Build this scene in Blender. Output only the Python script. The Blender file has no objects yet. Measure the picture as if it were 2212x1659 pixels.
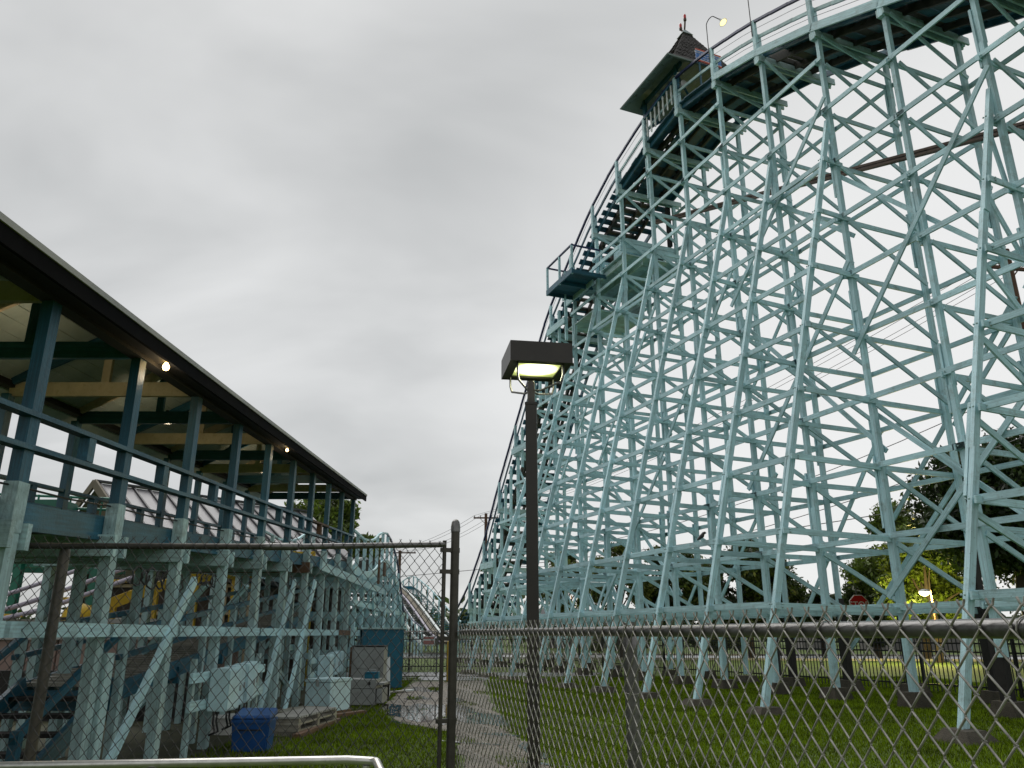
import bpy, bmesh, math, random
import numpy as np
from mathutils import Vector, Matrix, Quaternion
random.seed(7); rng = np.random.default_rng(7)
S = bpy.context.scene
C = S.collection
R = math.radians

# ------------------------------------------------------------------ camera, sky, sun, exposure
CAMH = 1.25
cam_d = bpy.data.cameras.new('camera'); cam = bpy.data.objects.new('camera', cam_d); C.objects.link(cam)
cam_d.sensor_width = 36; cam_d.lens = 36*1680/2212
cam_d.clip_start = 0.05; cam_d.clip_end = 3000
cam.location = (0, 0, CAMH)
cam.rotation_euler = (R(90+17.834), 0, 0)
S.camera = cam

W = bpy.data.worlds.new('World'); S.world = W; W.use_nodes = True
wn, wl = W.node_tree.nodes, W.node_tree.links
wn.clear()
def wnode(t, **k):
    n = wn.new(t)
    for a, b in k.items(): setattr(n, a, b)
    return n
SUN_EL, SUN_AZ = R(60), R(325)      # azimuth clockwise from +Y
sky = wnode('ShaderNodeTexSky', sky_type='NISHITA', sun_disc=False, sun_elevation=SUN_EL, sun_rotation=SUN_AZ)
sky_s = wnode('ShaderNodeVectorMath', operation='SCALE'); sky_s.inputs['Scale'].default_value = 0.08
wl.new(sky.outputs[0], sky_s.inputs[0])
tc = wnode('ShaderNodeTexCoord')
# cloud plane projection: direction / (z + 0.25)
sep = wnode('ShaderNodeSeparateXYZ'); wl.new(tc.outputs['Generated'], sep.inputs[0])
za = wnode('ShaderNodeMath', operation='ABSOLUTE'); wl.new(sep.outputs['Z'], za.inputs[0])
zd = wnode('ShaderNodeMath', operation='ADD'); wl.new(za.outputs[0], zd.inputs[0]); zd.inputs[1].default_value = 0.35
dv = wnode('ShaderNodeVectorMath', operation='DIVIDE'); wl.new(tc.outputs['Generated'], dv.inputs[0])
cmb = wnode('ShaderNodeCombineXYZ')
for i in range(3): wl.new(zd.outputs[0], cmb.inputs[i])
wl.new(cmb.outputs[0], dv.inputs[1])
rotm = wnode('ShaderNodeMapping'); rotm.inputs['Rotation'].default_value = (0, 0, R(-35)); rotm.inputs['Scale'].default_value = (1.0, 1.8, 1.0)
wl.new(dv.outputs[0], rotm.inputs[0])
n1 = wnode('ShaderNodeTexNoise'); n1.inputs['Scale'].default_value = 1.5; n1.inputs['Detail'].default_value = 4.5; n1.inputs['Roughness'].default_value = 0.5; n1.inputs['Distortion'].default_value = 0.35
wl.new(rotm.outputs[0], n1.inputs['Vector'])
cr = wnode('ShaderNodeValToRGB')
cr.color_ramp.elements[0].position = 0.33; cr.color_ramp.elements[0].color = (0.44, 0.448, 0.445, 1)
cr.color_ramp.elements[1].position = 0.68; cr.color_ramp.elements[1].color = (0.635, 0.64, 0.635, 1)
wl.new(n1.outputs['Fac'], cr.inputs[0])
# the cloud deck is thinner (brighter) low in the sky to the right
dt = wnode('ShaderNodeVectorMath', operation='DOT_PRODUCT'); wl.new(tc.outputs['Generated'], dt.inputs[0])
bd = Vector((0.62, 0.78, 0.1)).normalized(); dt.inputs[1].default_value = bd
mr = wnode('ShaderNodeMapRange', interpolation_type='SMOOTHSTEP'); wl.new(dt.outputs['Value'], mr.inputs['Value'])
mr.inputs['From Min'].default_value = 0.62; mr.inputs['From Max'].default_value = 0.98
mr.inputs['To Min'].default_value = 0.0; mr.inputs['To Max'].default_value = 0.9
mxb = wnode('ShaderNodeMix', data_type='RGBA'); wl.new(mr.outputs[0], mxb.inputs[0]); wl.new(cr.outputs[0], mxb.inputs[6]); mxb.inputs[7].default_value = (0.76, 0.76, 0.75, 1)
mxs = wnode('ShaderNodeMix', data_type='RGBA'); mxs.inputs[0].default_value = 0.94
wl.new(sky_s.outputs[0], mxs.inputs[6]); wl.new(mxb.outputs[2], mxs.inputs[7])
bg = wnode('ShaderNodeBackground'); bg.inputs['Strength'].default_value = 1.0
wl.new(mxs.outputs[2], bg.inputs['Color'])
wo = wnode('ShaderNodeOutputWorld'); wl.new(bg.outputs[0], wo.inputs[0])

sd = bpy.data.lights.new('sun', 'SUN'); sun = bpy.data.objects.new('sun', sd); C.objects.link(sun)
sd.energy = 1.5; sd.angle = R(55); sd.color = (1.0, 0.975, 0.94)
sdir = Vector((math.sin(SUN_AZ)*math.cos(SUN_EL), math.cos(SUN_AZ)*math.cos(SUN_EL), math.sin(SUN_EL)))
sun.rotation_euler = sdir.to_track_quat('Z', 'Y').to_euler()
S.view_settings.view_transform = 'Standard'; S.view_settings.look = 'None'
S.view_settings.exposure = 0.28; S.view_settings.gamma = 1.0; S.view_settings.use_curve_mapping = False
S.render.engine = 'CYCLES'
S.cycles.max_bounces = 6; S.cycles.diffuse_bounces = 3; S.cycles.glossy_bounces = 3; S.cycles.transparent_max_bounces = 6
S.cycles.caustics_reflective = False; S.cycles.caustics_refractive = False

# ------------------------------------------------------------------ materials
def mat(name, col, rough=0.6, var=0.25, nscale=3.0, dirt=None, dirt_amt=0.35, metal=0.0, bump=0.0, bscale=40.0, rnd=0.0, spots=None, stretch=None, island=0.0, spec=None, coord='pos'):
    """procedural material: base colour varied by world-space noise, a dirt colour in patches, per-object variation"""
    m = bpy.data.materials.new(name); m.use_nodes = True
    N, L = m.node_tree.nodes, m.node_tree.links
    b = N['Principled BSDF']; b.inputs['Roughness'].default_value = rough; b.inputs['Metallic'].default_value = metal
    if spec is not None: b.inputs['Specular IOR Level'].default_value = spec
    if coord == 'pos':
        g = N.new('ShaderNodeNewGeometry'); vec = g.outputs['Position']
    else:
        g = N.new('ShaderNodeTexCoord'); vec = g.outputs['Object']
    if stretch:
        mp = N.new('ShaderNodeMapping'); mp.inputs['Scale'].default_value = stretch; L.new(vec, mp.inputs[0]); vec = mp.outputs[0]
    n = N.new('ShaderNodeTexNoise'); n.inputs['Scale'].default_value = nscale; n.inputs['Detail'].default_value = 6; n.inputs['Roughness'].default_value = 0.65
    L.new(vec, n.inputs['Vector'])
    c0 = [max(0, c*(1-var)) for c in col]; c1 = [min(1, c*(1+var)) for c in col]
    r = N.new('ShaderNodeValToRGB'); r.color_ramp.elements[0].position = 0.3; r.color_ramp.elements[1].position = 0.7
    r.color_ramp.elements[0].color = (*c0, 1); r.color_ramp.elements[1].color = (*c1, 1)
    L.new(n.outputs['Fac'], r.inputs[0]); out = r.outputs[0]
    if dirt:
        n2 = N.new('ShaderNodeTexNoise'); n2.inputs['Scale'].default_value = nscale*2.7; n2.inputs['Detail'].default_value = 8; n2.inputs['Roughness'].default_value = 0.75
        L.new(vec, n2.inputs['Vector'])
        rr = N.new('ShaderNodeMapRange'); rr.inputs['From Min'].default_value = 0.52; rr.inputs['From Max'].default_value = 0.72; rr.inputs['To Max'].default_value = dirt_amt
        L.new(n2.outputs['Fac'], rr.inputs['Value'])
        mx = N.new('ShaderNodeMix'); mx.data_type = 'RGBA'; L.new(rr.outputs[0], mx.inputs[0]); L.new(out, mx.inputs[6]); mx.inputs[7].default_value = (*dirt, 1); out = mx.outputs[2]
    if spots:
        v = N.new('ShaderNodeTexVoronoi'); v.inputs['Scale'].default_value = spots[0]; L.new(vec, v.inputs['Vector'])
        rr = N.new('ShaderNodeMapRange'); rr.inputs['From Min'].default_value = spots[1]; rr.inputs['From Max'].default_value = spots[1]*0.5; rr.inputs['To Max'].default_value = spots[3]
        L.new(v.outputs['Distance'], rr.inputs['Value'])
        mx = N.new('ShaderNodeMix'); mx.data_type = 'RGBA'; L.new(rr.outputs[0], mx.inputs[0]); L.new(out, mx.inputs[6]); mx.inputs[7].default_value = (*spots[2], 1); out = mx.outputs[2]
    if rnd or island:
        if rnd:
            oi = N.new('ShaderNodeObjectInfo'); src = oi.outputs['Random']; amt = rnd
        else:
            gi = N.new('ShaderNodeNewGeometry'); src = gi.outputs['Random Per Island']; amt = island
        rr = N.new('ShaderNodeMapRange'); rr.inputs['To Min'].default_value = 1-amt; rr.inputs['To Max'].default_value = 1+amt; L.new(src, rr.inputs['Value'])
        sc = N.new('ShaderNodeVectorMath'); sc.operation = 'SCALE'; L.new(out, sc.inputs[0]); L.new(rr.outputs[0], sc.inputs['Scale']); out = sc.outputs[0]
    L.new(out, b.inputs['Base Color'])
    if bump:
        nb = N.new('ShaderNodeTexNoise'); nb.inputs['Scale'].default_value = bscale; nb.inputs['Detail'].default_value = 4; L.new(vec, nb.inputs['Vector'])
        bp = N.new('ShaderNodeBump'); bp.inputs['Strength'].default_value = bump; bp.inputs['Distance'].default_value = 0.02; L.new(nb.outputs['Fac'], bp.inputs['Height']); L.new(bp.outputs[0], b.inputs['Normal'])
    return m
def add_grain(m, lo=.70, hi=1.12, bare=(0.23, 0.21, 0.17), amt=.6):
    N, L = m.node_tree.nodes, m.node_tree.links; b = N['Principled BSDF']; src = b.inputs['Base Color'].links[0].from_socket
    t = N.new('ShaderNodeTexCoord'); oi = N.new('ShaderNodeObjectInfo'); mp = N.new('ShaderNodeMapping'); mp.inputs['Scale'].default_value = (3, 5, 5)
    L.new(t.outputs['Object'], mp.inputs[0]); cx = N.new('ShaderNodeVectorMath'); cx.operation = 'SCALE'; cx.inputs[0].default_value = (37, 19, 53); L.new(oi.outputs['Random'], cx.inputs['Scale']); L.new(cx.outputs[0], mp.inputs['Location'])
    n = N.new('ShaderNodeTexNoise'); n.inputs['Scale'].default_value = 1.6; n.inputs['Detail'].default_value = 5; L.new(mp.outputs[0], n.inputs['Vector'])
    r = N.new('ShaderNodeMapRange'); r.inputs['From Min'].default_value = .3; r.inputs['From Max'].default_value = .7; r.inputs['To Min'].default_value = lo; r.inputs['To Max'].default_value = hi; L.new(n.outputs['Fac'], r.inputs['Value'])
    sc = N.new('ShaderNodeVectorMath'); sc.operation = 'SCALE'; L.new(src, sc.inputs[0]); L.new(r.outputs[0], sc.inputs['Scale'])
    n2 = N.new('ShaderNodeTexNoise'); n2.inputs['Scale'].default_value = 4.5; n2.inputs['Detail'].default_value = 8; n2.inputs['Roughness'].default_value = .8; L.new(mp.outputs[0], n2.inputs['Vector'])
    r2 = N.new('ShaderNodeMapRange'); r2.inputs['From Min'].default_value = .62; r2.inputs['From Max'].default_value = .70; r2.inputs['To Max'].default_value = amt; L.new(n2.outputs['Fac'], r2.inputs['Value'])
    mx = N.new('ShaderNodeMix'); mx.data_type = 'RGBA'; L.new(r2.outputs[0], mx.inputs[0]); L.new(sc.outputs[0], mx.inputs[6]); mx.inputs[7].default_value = (*bare, 1)
    L.new(mx.outputs[2], b.inputs['Base Color'])
def emit(name, col, strength):
    m = bpy.data.materials.new(name); m.use_nodes = True
    N, L = m.node_tree.nodes, m.node_tree.links; N.remove(N['Principled BSDF'])
    e = N.new('ShaderNodeEmission'); e.inputs[0].default_value = (*col, 1); e.inputs[1].default_value = strength
    L.new(e.outputs[0], N['Material Output'].inputs[0]); return m

M = {}
M['paint'] = mat('pale_teal_paint', (0.455, 0.69, 0.745), 0.5, 0.15, 1.3, (0.22, 0.29, 0.27), 0.75, rnd=0.13, spots=(9.0, 0.10, (0.16, 0.22, 0.22), 0.55), bump=0.25, bscale=30)
M['paint_old'] = mat('grey_teal_paint', (0.40, 0.57, 0.585), 0.55, 0.2, 2.0, (0.17, 0.18, 0.15), 0.75, rnd=0.15, spots=(11, 0.10, (0.08, 0.11, 0.11), 0.5), bump=0.3, bscale=30)
add_grain(M['paint']); add_grain(M['paint_old'], .7, 1.15, (.14, .13, .10), .7)
M['blue'] = mat('dark_blue_paint', (0.016, 0.095, 0.145), 0.45, 0.25, 2.0, (0.02, 0.05, 0.07), 0.5, rnd=0.2, bump=0.2)
add_grain(M['blue'], .7, 1.25, (.05, .06, .06), .5)
M['navy'] = mat('navy_rail_paint', (0.012, 0.022, 0.09), 0.4, 0.25, 3.0, (0.02, 0.03, 0.05), 0.5)
M['deckblue'] = mat('deck_board_blue', (0.035, 0.105, 0.15), 0.55, 0.3, 2.0, (0.03, 0.03, 0.022), 0.7, rnd=0.25)
M['tie'] = mat('dark_tie_wood', (0.035, 0.034, 0.028), 0.7, 0.4, 3.0, (0.10, 0.085, 0.045), 0.6, rnd=0.3)
M['rust'] = mat('rusted_steel', (0.085, 0.05, 0.035), 0.65, 0.35, 5.0, (0.03, 0.02, 0.016), 0.6)
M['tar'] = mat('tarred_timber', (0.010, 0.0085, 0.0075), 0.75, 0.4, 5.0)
M['conc'] = mat('weathered_concrete', (0.05, 0.043, 0.031), 0.9, 0.35, 6.0, (0.03, 0.027, 0.02), 0.6, bump=0.5, bscale=60)
M['galv'] = mat('galvanised_pipe', (0.16, 0.157, 0.155), 0.32, 0.3, 7.0, (0.05, 0.047, 0.042), 0.8, metal=0.7, bump=0.06)
M['galvdark'] = mat('weathered_gate_pipe', (0.06, 0.054, 0.045), 0.45, 0.3, 9.0, (0.03, 0.025, 0.02), 0.6, metal=0.3)
M['wire'] = mat('galvanised_wire', (0.30, 0.29, 0.265), 0.4, 0.3, 25.0, (0.06, 0.05, 0.04), 0.6, metal=0.3)
M['wiredark'] = mat('dark_old_wire', (0.055, 0.054, 0.053), 0.5, 0.3, 25.0, (0.14, 0.12, 0.10), 0.5, metal=0.2)
M['alum'] = mat('wet_aluminium_rail', (0.62, 0.61, 0.58), 0.28, 0.15, 14.0, (0.3, 0.28, 0.25), 0.5, metal=0.75)
M['bronze'] = mat('bronze_lamp_paint', (0.020, 0.016, 0.012), 0.42, 0.3, 6.0, (0.012, 0.010, 0.008), 0.5)
M['black'] = mat('black_metal', (0.008, 0.008, 0.008), 0.5, 0.3, 6.0)
M['pitch'] = mat('shade_black_fascia', (0.004, 0.004, 0.0045), 0.9, 0.3, 6.0, spec=0.1)  # crushed eave shade put into the fascia colour
M['brownpost'] = mat('brown_fence_post', (0.075, 0.066, 0.052), 0.42, 0.35, 9.0, (0.035, 0.028, 0.02), 0.6, metal=0.2)
M['cream'] = mat('lamplit_beam_pale_wood', (0.44, 0.37, 0.25), 0.6, 0.2, 4.0, (0.2, 0.13, 0.06), 0.5, rnd=0.1)  # warm lamplight put into the tie beams' colour; plain pale wood elsewhere
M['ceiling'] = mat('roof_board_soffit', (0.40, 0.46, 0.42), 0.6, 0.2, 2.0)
M['shingle'] = mat('dark_shingles', (0.046, 0.042, 0.041), 0.85, 0.35, 3.0, (0.03, 0.028, 0.025), 0.5, rnd=0.3, bump=0.5, bscale=80)
M['soffit'] = mat('gazebo_soffit', (0.27, 0.32, 0.33), 0.7, 0.2, 3.0, (0.07, 0.09, 0.08), 0.5)
M['wood'] = mat('weathered_plank', (0.30, 0.285, 0.24), 0.4, 0.3, 5.0, (0.10, 0.08, 0.055), 0.6, rnd=0.2, bump=0.3)
M['brownwood'] = mat('brown_bare_wood', (0.12, 0.065, 0.035), 0.7, 0.3, 6.0, rnd=0.1)
M['bin'] = mat('royal_blue_plastic', (0.008, 0.066, 0.235), 0.35, 0.2, 3.0, (0.01, 0.03, 0.1), 0.4)
M['cab'] = mat('pale_blue_metal', (0.50, 0.69, 0.74), 0.42, 0.12, 3.0, (0.22, 0.3, 0.3), 0.5)
M['steel'] = mat('grey_box_steel', (0.33, 0.34, 0.335), 0.4, 0.2, 3.0, (0.12, 0.11, 0.10), 0.5, metal=0.2)
M['shed'] = mat('teal_shed_panel', (0.004, 0.125, 0.20), 0.55, 0.15, 1.6, (0.01, 0.06, 0.09), 0.4)
M['white'] = mat('white_plastic', (0.7, 0.7, 0.68), 0.4, 0.1, 4.0)
M['red'] = mat('red_sign_face', (0.45, 0.012, 0.015), 0.4, 0.08, 4.0)
M['fadedred'] = mat('faded_red_print', (0.36, 0.16, 0.15), 0.6, 0.2, 8.0)
M['redlens'] = mat('red_lens', (0.45, 0.01, 0.01), 0.2, 0.1, 4.0)
M['signblue'] = mat('blue_sign_face', (0.01, 0.13, 0.42), 0.4, 0.08, 4.0)
M['signred'] = mat('orange_red_band', (0.42, 0.05, 0.02), 0.4, 0.1, 4.0)
M['yellow'] = mat('yellow_ride_paint', (0.55, 0.36, 0.02), 0.45, 0.15, 2.0)
M['green'] = mat('green_ride_paint', (0.006, 0.13, 0.085), 0.45, 0.2, 2.0, rnd=0.15)
M['purple'] = mat('lilac_track_paint', (0.34, 0.31, 0.38), 0.4, 0.15, 2.0)
M['metalroof'] = mat('grey_metal_roof', (0.27, 0.26, 0.27), 0.42, 0.1, 1.5, rnd=0.06)
M['seam'] = mat('roof_seam', (0.045, 0.045, 0.05), 0.5, 0.2, 3.0)
M['gable'] = mat('tan_gable', (0.12, 0.10, 0.065), 0.7, 0.2, 2.0)
M['siding'] = mat('grey_siding', (0.34, 0.34, 0.32), 0.6, 0.15, 2.0, rnd=0.1)
M['pink'] = mat('dull_pink_wall', (0.27, 0.19, 0.16), 0.7, 0.15, 2.0)
M['darkwall'] = mat('dark_brown_wall', (0.035, 0.026, 0.02), 0.8, 0.3, 2.0)
M['brick'] = mat('far_building_wall', (0.16, 0.15, 0.15), 0.8, 0.2, 2.0)
M['brickred'] = mat('far_building_brick', (0.20, 0.11, 0.085), 0.8, 0.2, 2.0)
M['slate'] = mat('dark_far_roof', (0.04, 0.042, 0.046), 0.7, 0.2, 2.0)
M['glass'] = mat('dark_window_glass', (0.02, 0.024, 0.028), 0.08, 0.2, 2.0)
M['bark'] = mat('tree_bark', (0.045, 0.034, 0.024), 0.9, 0.4, 5.0, bump=0.5, bscale=20)
M['polewood'] = mat('utility_pole_wood', (0.085, 0.042, 0.022), 0.8, 0.35, 4.0, (0.03, 0.02, 0.014), 0.6)
M['cable'] = mat('black_cable', (0.02, 0.02, 0.022), 0.5, 0.2, 4.0)
M['greencable'] = mat('handrail_cable', (0.10, 0.11, 0.13), 0.5, 0.2, 4.0)
M['yellowpost'] = mat('yellow_bollard', (0.42, 0.27, 0.03), 0.5, 0.15, 3.0)
M['palewhite'] = mat('whitish_paint', (0.62, 0.66, 0.66), 0.5, 0.1, 2.0, (0.3, 0.34, 0.34), 0.5, rnd=0.1)
def leafmat(name, col, tr=0.35):
    m = mat(name, col, 0.5, 0.5, 0.9, None, island=0.65)
    N, L = m.node_tree.nodes, m.node_tree.links; b = N['Principled BSDF']
    src = b.inputs['Base Color'].links[0].from_socket
    t = N.new('ShaderNodeBsdfTranslucent'); L.new(src, t.inputs[0])
    mx = N.new('ShaderNodeMixShader'); mx.inputs[0].default_value = tr
    L.new(b.outputs[0], mx.inputs[1]); L.new(t.outputs[0], mx.inputs[2]); L.new(mx.outputs[0], N['Material Output'].inputs[0]); return m
M['leafdark'] = leafmat('leaf_dark', (0.026, 0.048, 0.008))
M['leafmid'] = leafmat('leaf_mid', (0.088, 0.132, 0.016))
M['leafdull'] = leafmat('leaf_dull', (0.045, 0.072, 0.016))
M['leafpale'] = leafmat('leaf_pale', (0.10, 0.13, 0.03))
M['blade'] = leafmat('grass_blade', (0.108, 0.165, 0.005), 0.3)
M['blade'].node_tree.nodes['Principled BSDF'].inputs['Specular IOR Level'].default_value = 0.12; M['blade'].node_tree.nodes['Principled BSDF'].inputs['Roughness'].default_value = 0.8

# ------------------------------------------------------------------ builders
WM = {}           # world matrices of the objects as built
def tag(o, label=None, cat=None, group=None, kind=None):
    if label: o['label'] = label
    if cat: o['category'] = cat
    if group: o['group'] = group
    if kind: o['kind'] = kind
    return o
def link(o, parent=None, mw=None):
    C.objects.link(o)
    mw = mw if mw is not None else Matrix.Identity(4)
    WM[o] = mw
    if parent is not None:
        o.parent = parent; o.matrix_parent_inverse = WM[parent].inverted()
    o.matrix_basis = mw
    return o
def thing(name, label, cat, loc=(0, 0, 0), group=None):
    o = bpy.data.objects.new(name, None); o.empty_display_size = 0.2
    link(o, None, Matrix.Translation(loc)); return tag(o, label, cat, group)
CUBE = {}
def cube_mesh(m):
    if m not in CUBE:
        me = bpy.data.meshes.new('timber'); 
        v = [(x, y, z) for x in (-.5, .5) for y in (-.5, .5) for z in (-.5, .5)]
        f = [(0, 1, 3, 2), (4, 6, 7, 5), (0, 4, 5, 1), (2, 3, 7, 6), (0, 2, 6, 4), (1, 5, 7, 3)]
        me.from_pydata(v, [], f); me.materials.append(M[m]); CUBE[m] = me
    return CUBE[m]
def frame(p, q, side=None, roll=0.0):
    """matrix with X from p to q, Y = side, Z = the rest"""
    p, q = Vector(p), Vector(q); x = (q-p); ln = x.length; x = x/ln
    if side is None: side = Vector((0, 0, 1)).cross(x)
    side = Vector(side); side = side-x*side.dot(x)
    if side.length < 1e-4: side = Vector((1, 0, 0))-x*x.x
    y = side.normalized(); z = x.cross(y)
    m = Matrix((x, y, z)).transposed().to_4x4()
    if roll: m = m @ Matrix.Rotation(roll, 4, 'X')
    m.translation = (p+q)/2
    return m, ln
def beam_m(p, q, w, h, side=None, roll=0.0):
    m, ln = frame(p, q, side, roll)
    return m @ Matrix.Diagonal((ln, w, h, 1))
def beam(name, p, q, w, h, m, parent, side=None, roll=0.0):
    """a straight timber: w across (along side), h the other way"""
    o = bpy.data.objects.new(name, cube_mesh(m))
    return link(o, parent, beam_m(p, q, w, h, side, roll))
def mesh_obj(name, v, f, m, parent=None, smooth=False, mw=None):
    me = bpy.data.meshes.new(name); me.from_pydata([tuple(a) for a in v], [], [tuple(a) for a in f]); me.update()
    for k in (m if isinstance(m, (list, tuple)) else [m]): me.materials.append(M[k])
    if smooth: me.polygons.foreach_set('use_smooth', [True]*len(me.polygons))
    o = bpy.data.objects.new(name, me); return link(o, parent, mw)
class MB:
    """collects shapes into one mesh"""
    def __init__(s): s.v = []; s.f = []
    def add(s, v, f):
        k = len(s.v); s.v += [tuple(a) for a in v]; s.f += [tuple(i+k for i in a) for a in f]
    def mat_box(s, mt):
        v = [mt @ Vector((x, y, z)) for x in (-.5, .5) for y in (-.5, .5) for z in (-.5, .5)]
        s.add(v, [(0, 1, 3, 2), (4, 6, 7, 5), (0, 4, 5, 1), (2, 3, 7, 6), (0, 2, 6, 4), (1, 5, 7, 3)])
    def beam(s, p, q, w, h, side=None, roll=0.0): s.mat_box(beam_m(p, q, w, h, side, roll))
    def box(s, x0, x1, y0, y1, z0, z1):
        s.mat_box(Matrix.Translation(((x0+x1)/2, (y0+y1)/2, (z0+z1)/2)) @ Matrix.Diagonal((x1-x0, y1-y0, z1-z0, 1)))
    def tube(s, pts, r, n=6, caps=True):
        pts = [Vector(p) for p in pts]; rs = r if isinstance(r, (list, tuple)) else [r]*len(pts)
        up = None; rings = []
        for i, p in enumerate(pts):
            t = (pts[min(i+1, len(pts)-1)]-pts[max(i-1, 0)]).normalized()
            if up is None:
                up = Vector((0, 0, 1)) if abs(t.z) < .9 else Vector((1, 0, 0))
            up = (up-t*up.dot(t)); up = up.normalized() if up.length > 1e-6 else t.orthogonal().normalized()
            sd = t.cross(up); rings.append([p+(up*math.cos(a)+sd*math.sin(a))*rs[i] for a in (2*math.pi*j/n for j in range(n))])
        v = [a for rg in rings for a in rg]; f = []
        for i in range(len(rings)-1):
            for j in range(n): f.append((i*n+j, i*n+(j+1) % n, (i+1)*n+(j+1) % n, (i+1)*n+j))
        if caps: f.append(tuple(range(n))); f.append(tuple((len(rings)-1)*n+j for j in reversed(range(n))))
        s.add(v, f)
    def lathe(s, prof, n=16, mt=None):
        mt = mt or Matrix.Identity(4); v = []; f = []
        for r, z in prof:
            for j in range(n): a = 2*math.pi*j/n; v.append(mt @ Vector((r*math.cos(a), r*math.sin(a), z)))
        for i in range(len(prof)-1):
            for j in range(n): f.append((i*n+j, i*n+(j+1) % n, (i+1)*n+(j+1) % n, (i+1)*n+j))
        f.append(tuple(range(n))[::-1]); f.append(tuple((len(prof)-1)*n+j for j in range(n)))
        s.add(v, f)
    def build(s, name, m, parent=None, smooth=False, mw=None, bevel=0.0):
        o = mesh_obj(name, s.v, s.f, m, parent, smooth, mw)
        if bevel:
            bm = bmesh.new(); bm.from_mesh(o.data)
            bmesh.ops.remove_doubles(bm, verts=bm.verts, dist=1e-5)
            bmesh.ops.bevel(bm, geom=list(bm.edges), offset=bevel, segments=2, affect='EDGES', clamp_overlap=True)
            bm.to_mesh(o.data); bm.free()
        return o
def smooth_by(o, ang=40):
    me = o.data
    me.polygons.foreach_set('use_smooth', [True]*len(me.polygons))
    try: me.set_sharp_from_angle(angle=R(ang))
    except Exception: pass
    return o
def tube(name, pts, r, m, parent=None, n=8):
    b = MB(); b.tube(pts, r, n); return smooth_by(b.build(name, m, parent))
def bezier(p0, p1, p2, n=8):
    p0, p1, p2 = map(Vector, (p0, p1, p2))
    return [p0*(1-t)**2+p1*2*t*(1-t)+p2*t*t for t in [i/n for i in range(n+1)]]
def dist(p): return (Vector(p)-Vector((0, 0, CAMH))).length
J = lambda a=0.01: random.uniform(-a, a)

# ------------------------------------------------------------------ ground, path, puddles, road
def ground_mat():
    m = mat('lawn_ground', (0.06, 0.10, 0.004), 0.9, 0.35, 0.9, (0.075, 0.09, 0.012), 0.7, bump=0.6, bscale=50)
    N, L = m.node_tree.nodes, m.node_tree.links; b = N['Principled BSDF']
    src = b.inputs['Base Color'].links[0].from_socket
    g = N.new('ShaderNodeNewGeometry'); n = N.new('ShaderNodeTexNoise'); n.inputs['Scale'].default_value = 30; n.inputs['Detail'].default_value = 5; L.new(g.outputs['Position'], n.inputs['Vector'])
    r = N.new('ShaderNodeMapRange'); r.inputs['From Min'].default_value = .3; r.inputs['From Max'].default_value = .75; r.inputs['To Min'].default_value = .6; r.inputs['To Max'].default_value = 1.35; L.new(n.outputs['Fac'], r.inputs['Value'])
    sc = N.new('ShaderNodeVectorMath'); sc.operation = 'SCALE'; L.new(src, sc.inputs[0]); L.new(r.outputs[0], sc.inputs['Scale']); L.new(sc.outputs[0], b.inputs['Base Color'])
    return m
M['ground'] = ground_mat()
M['soil'] = mat('shaded_ground', (0.034, 0.036, 0.012), 0.9, 0.4, 1.8, (0.03, 0.055, 0.006), 0.9, bump=0.5, bscale=30)  # dark grass and moss with the station's shade put into the colour
M['gravel'] = mat('wet_gravel', (0.135, 0.112, 0.082), 0.5, 0.4, 2.2, (0.06, 0.065, 0.02), 0.85, bump=0.8, bscale=55)
M['asphalt'] = mat('wet_asphalt', (0.15, 0.15, 0.155), 0.25, 0.3, 1.2, (0.04, 0.04, 0.042), 0.6, bump=0.15, bscale=90)
M['kerb'] = mat('kerb_concrete', (0.34, 0.33, 0.30), 0.7, 0.15, 2.0)
M['water'] = mat('puddle_water', (0.045, 0.043, 0.038), 0.05, 0.3, 3.0, bump=0.07, bscale=7, spec=1.0)
def sheet(name, pts, z, m, kind='structure'):
    o = mesh_obj(name, [(x, y, z) for x, y in pts], [tuple(range(len(pts)))], m); return tag(o, kind=kind)
def blob(cx, cy, rx, ry, rot, n=28, jag=.22, seed=0):
    rr = random.Random(seed); ph = [rr.uniform(0, 6.28) for _ in range(5)]
    out = []
    for i in range(n):
        a = 2*math.pi*i/n; k = 1+sum(jag/(j+1)*math.sin((j+2)*a+ph[j]) for j in range(5))
        x, y = rx*k*math.cos(a), ry*k*math.sin(a)
        out.append((cx+x*math.cos(rot)-y*math.sin(rot), cy+x*math.sin(rot)+y*math.cos(rot)))
    return out
tag(mesh_obj('ground', [(-600, -100, 0), (600, -100, 0), (600, 1500, 0), (-600, 1500, 0)], [(0, 1, 2, 3)], 'ground'), kind='structure')
sheet('soil_strip', [(-9, 3), (-3.2, 3), (-3.05, 7), (-2.75, 9.5), (-2.75, 11), (-2.6, 13), (-2.5, 15), (-2.7, 19), (-2.9, 24), (-9, 26)], 0.004, 'soil')
def jag_strip(left, right, n=10, a=.09):
    o = []
    for side in (left, right[::-1]):
        for (x0, y0), (x1, y1) in zip(side[:-1], side[1:]):
            for i in range(n): t = i/n; o.append((x0+(x1-x0)*t+random.uniform(-a, a), y0+(y1-y0)*t+random.uniform(-a, a)))
    return o
sheet('gravel_path', jag_strip([(-0.35, 5.9), (-0.5, 9), (-0.75, 11.2), (-1.75, 12.6), (-2.3, 15), (-2.45, 18), (-2.75, 23.4)], [(0.5, 5.9), (0.3, 9), (-0.05, 11.5), (-0.4, 16), (-0.75, 23.4)]), 0.008, 'gravel')
sheet('puddle', blob(-1.55, 14.3, .58, 1.9, R(14), n=60, seed=4, jag=.34), 0.012, 'water')
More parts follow.
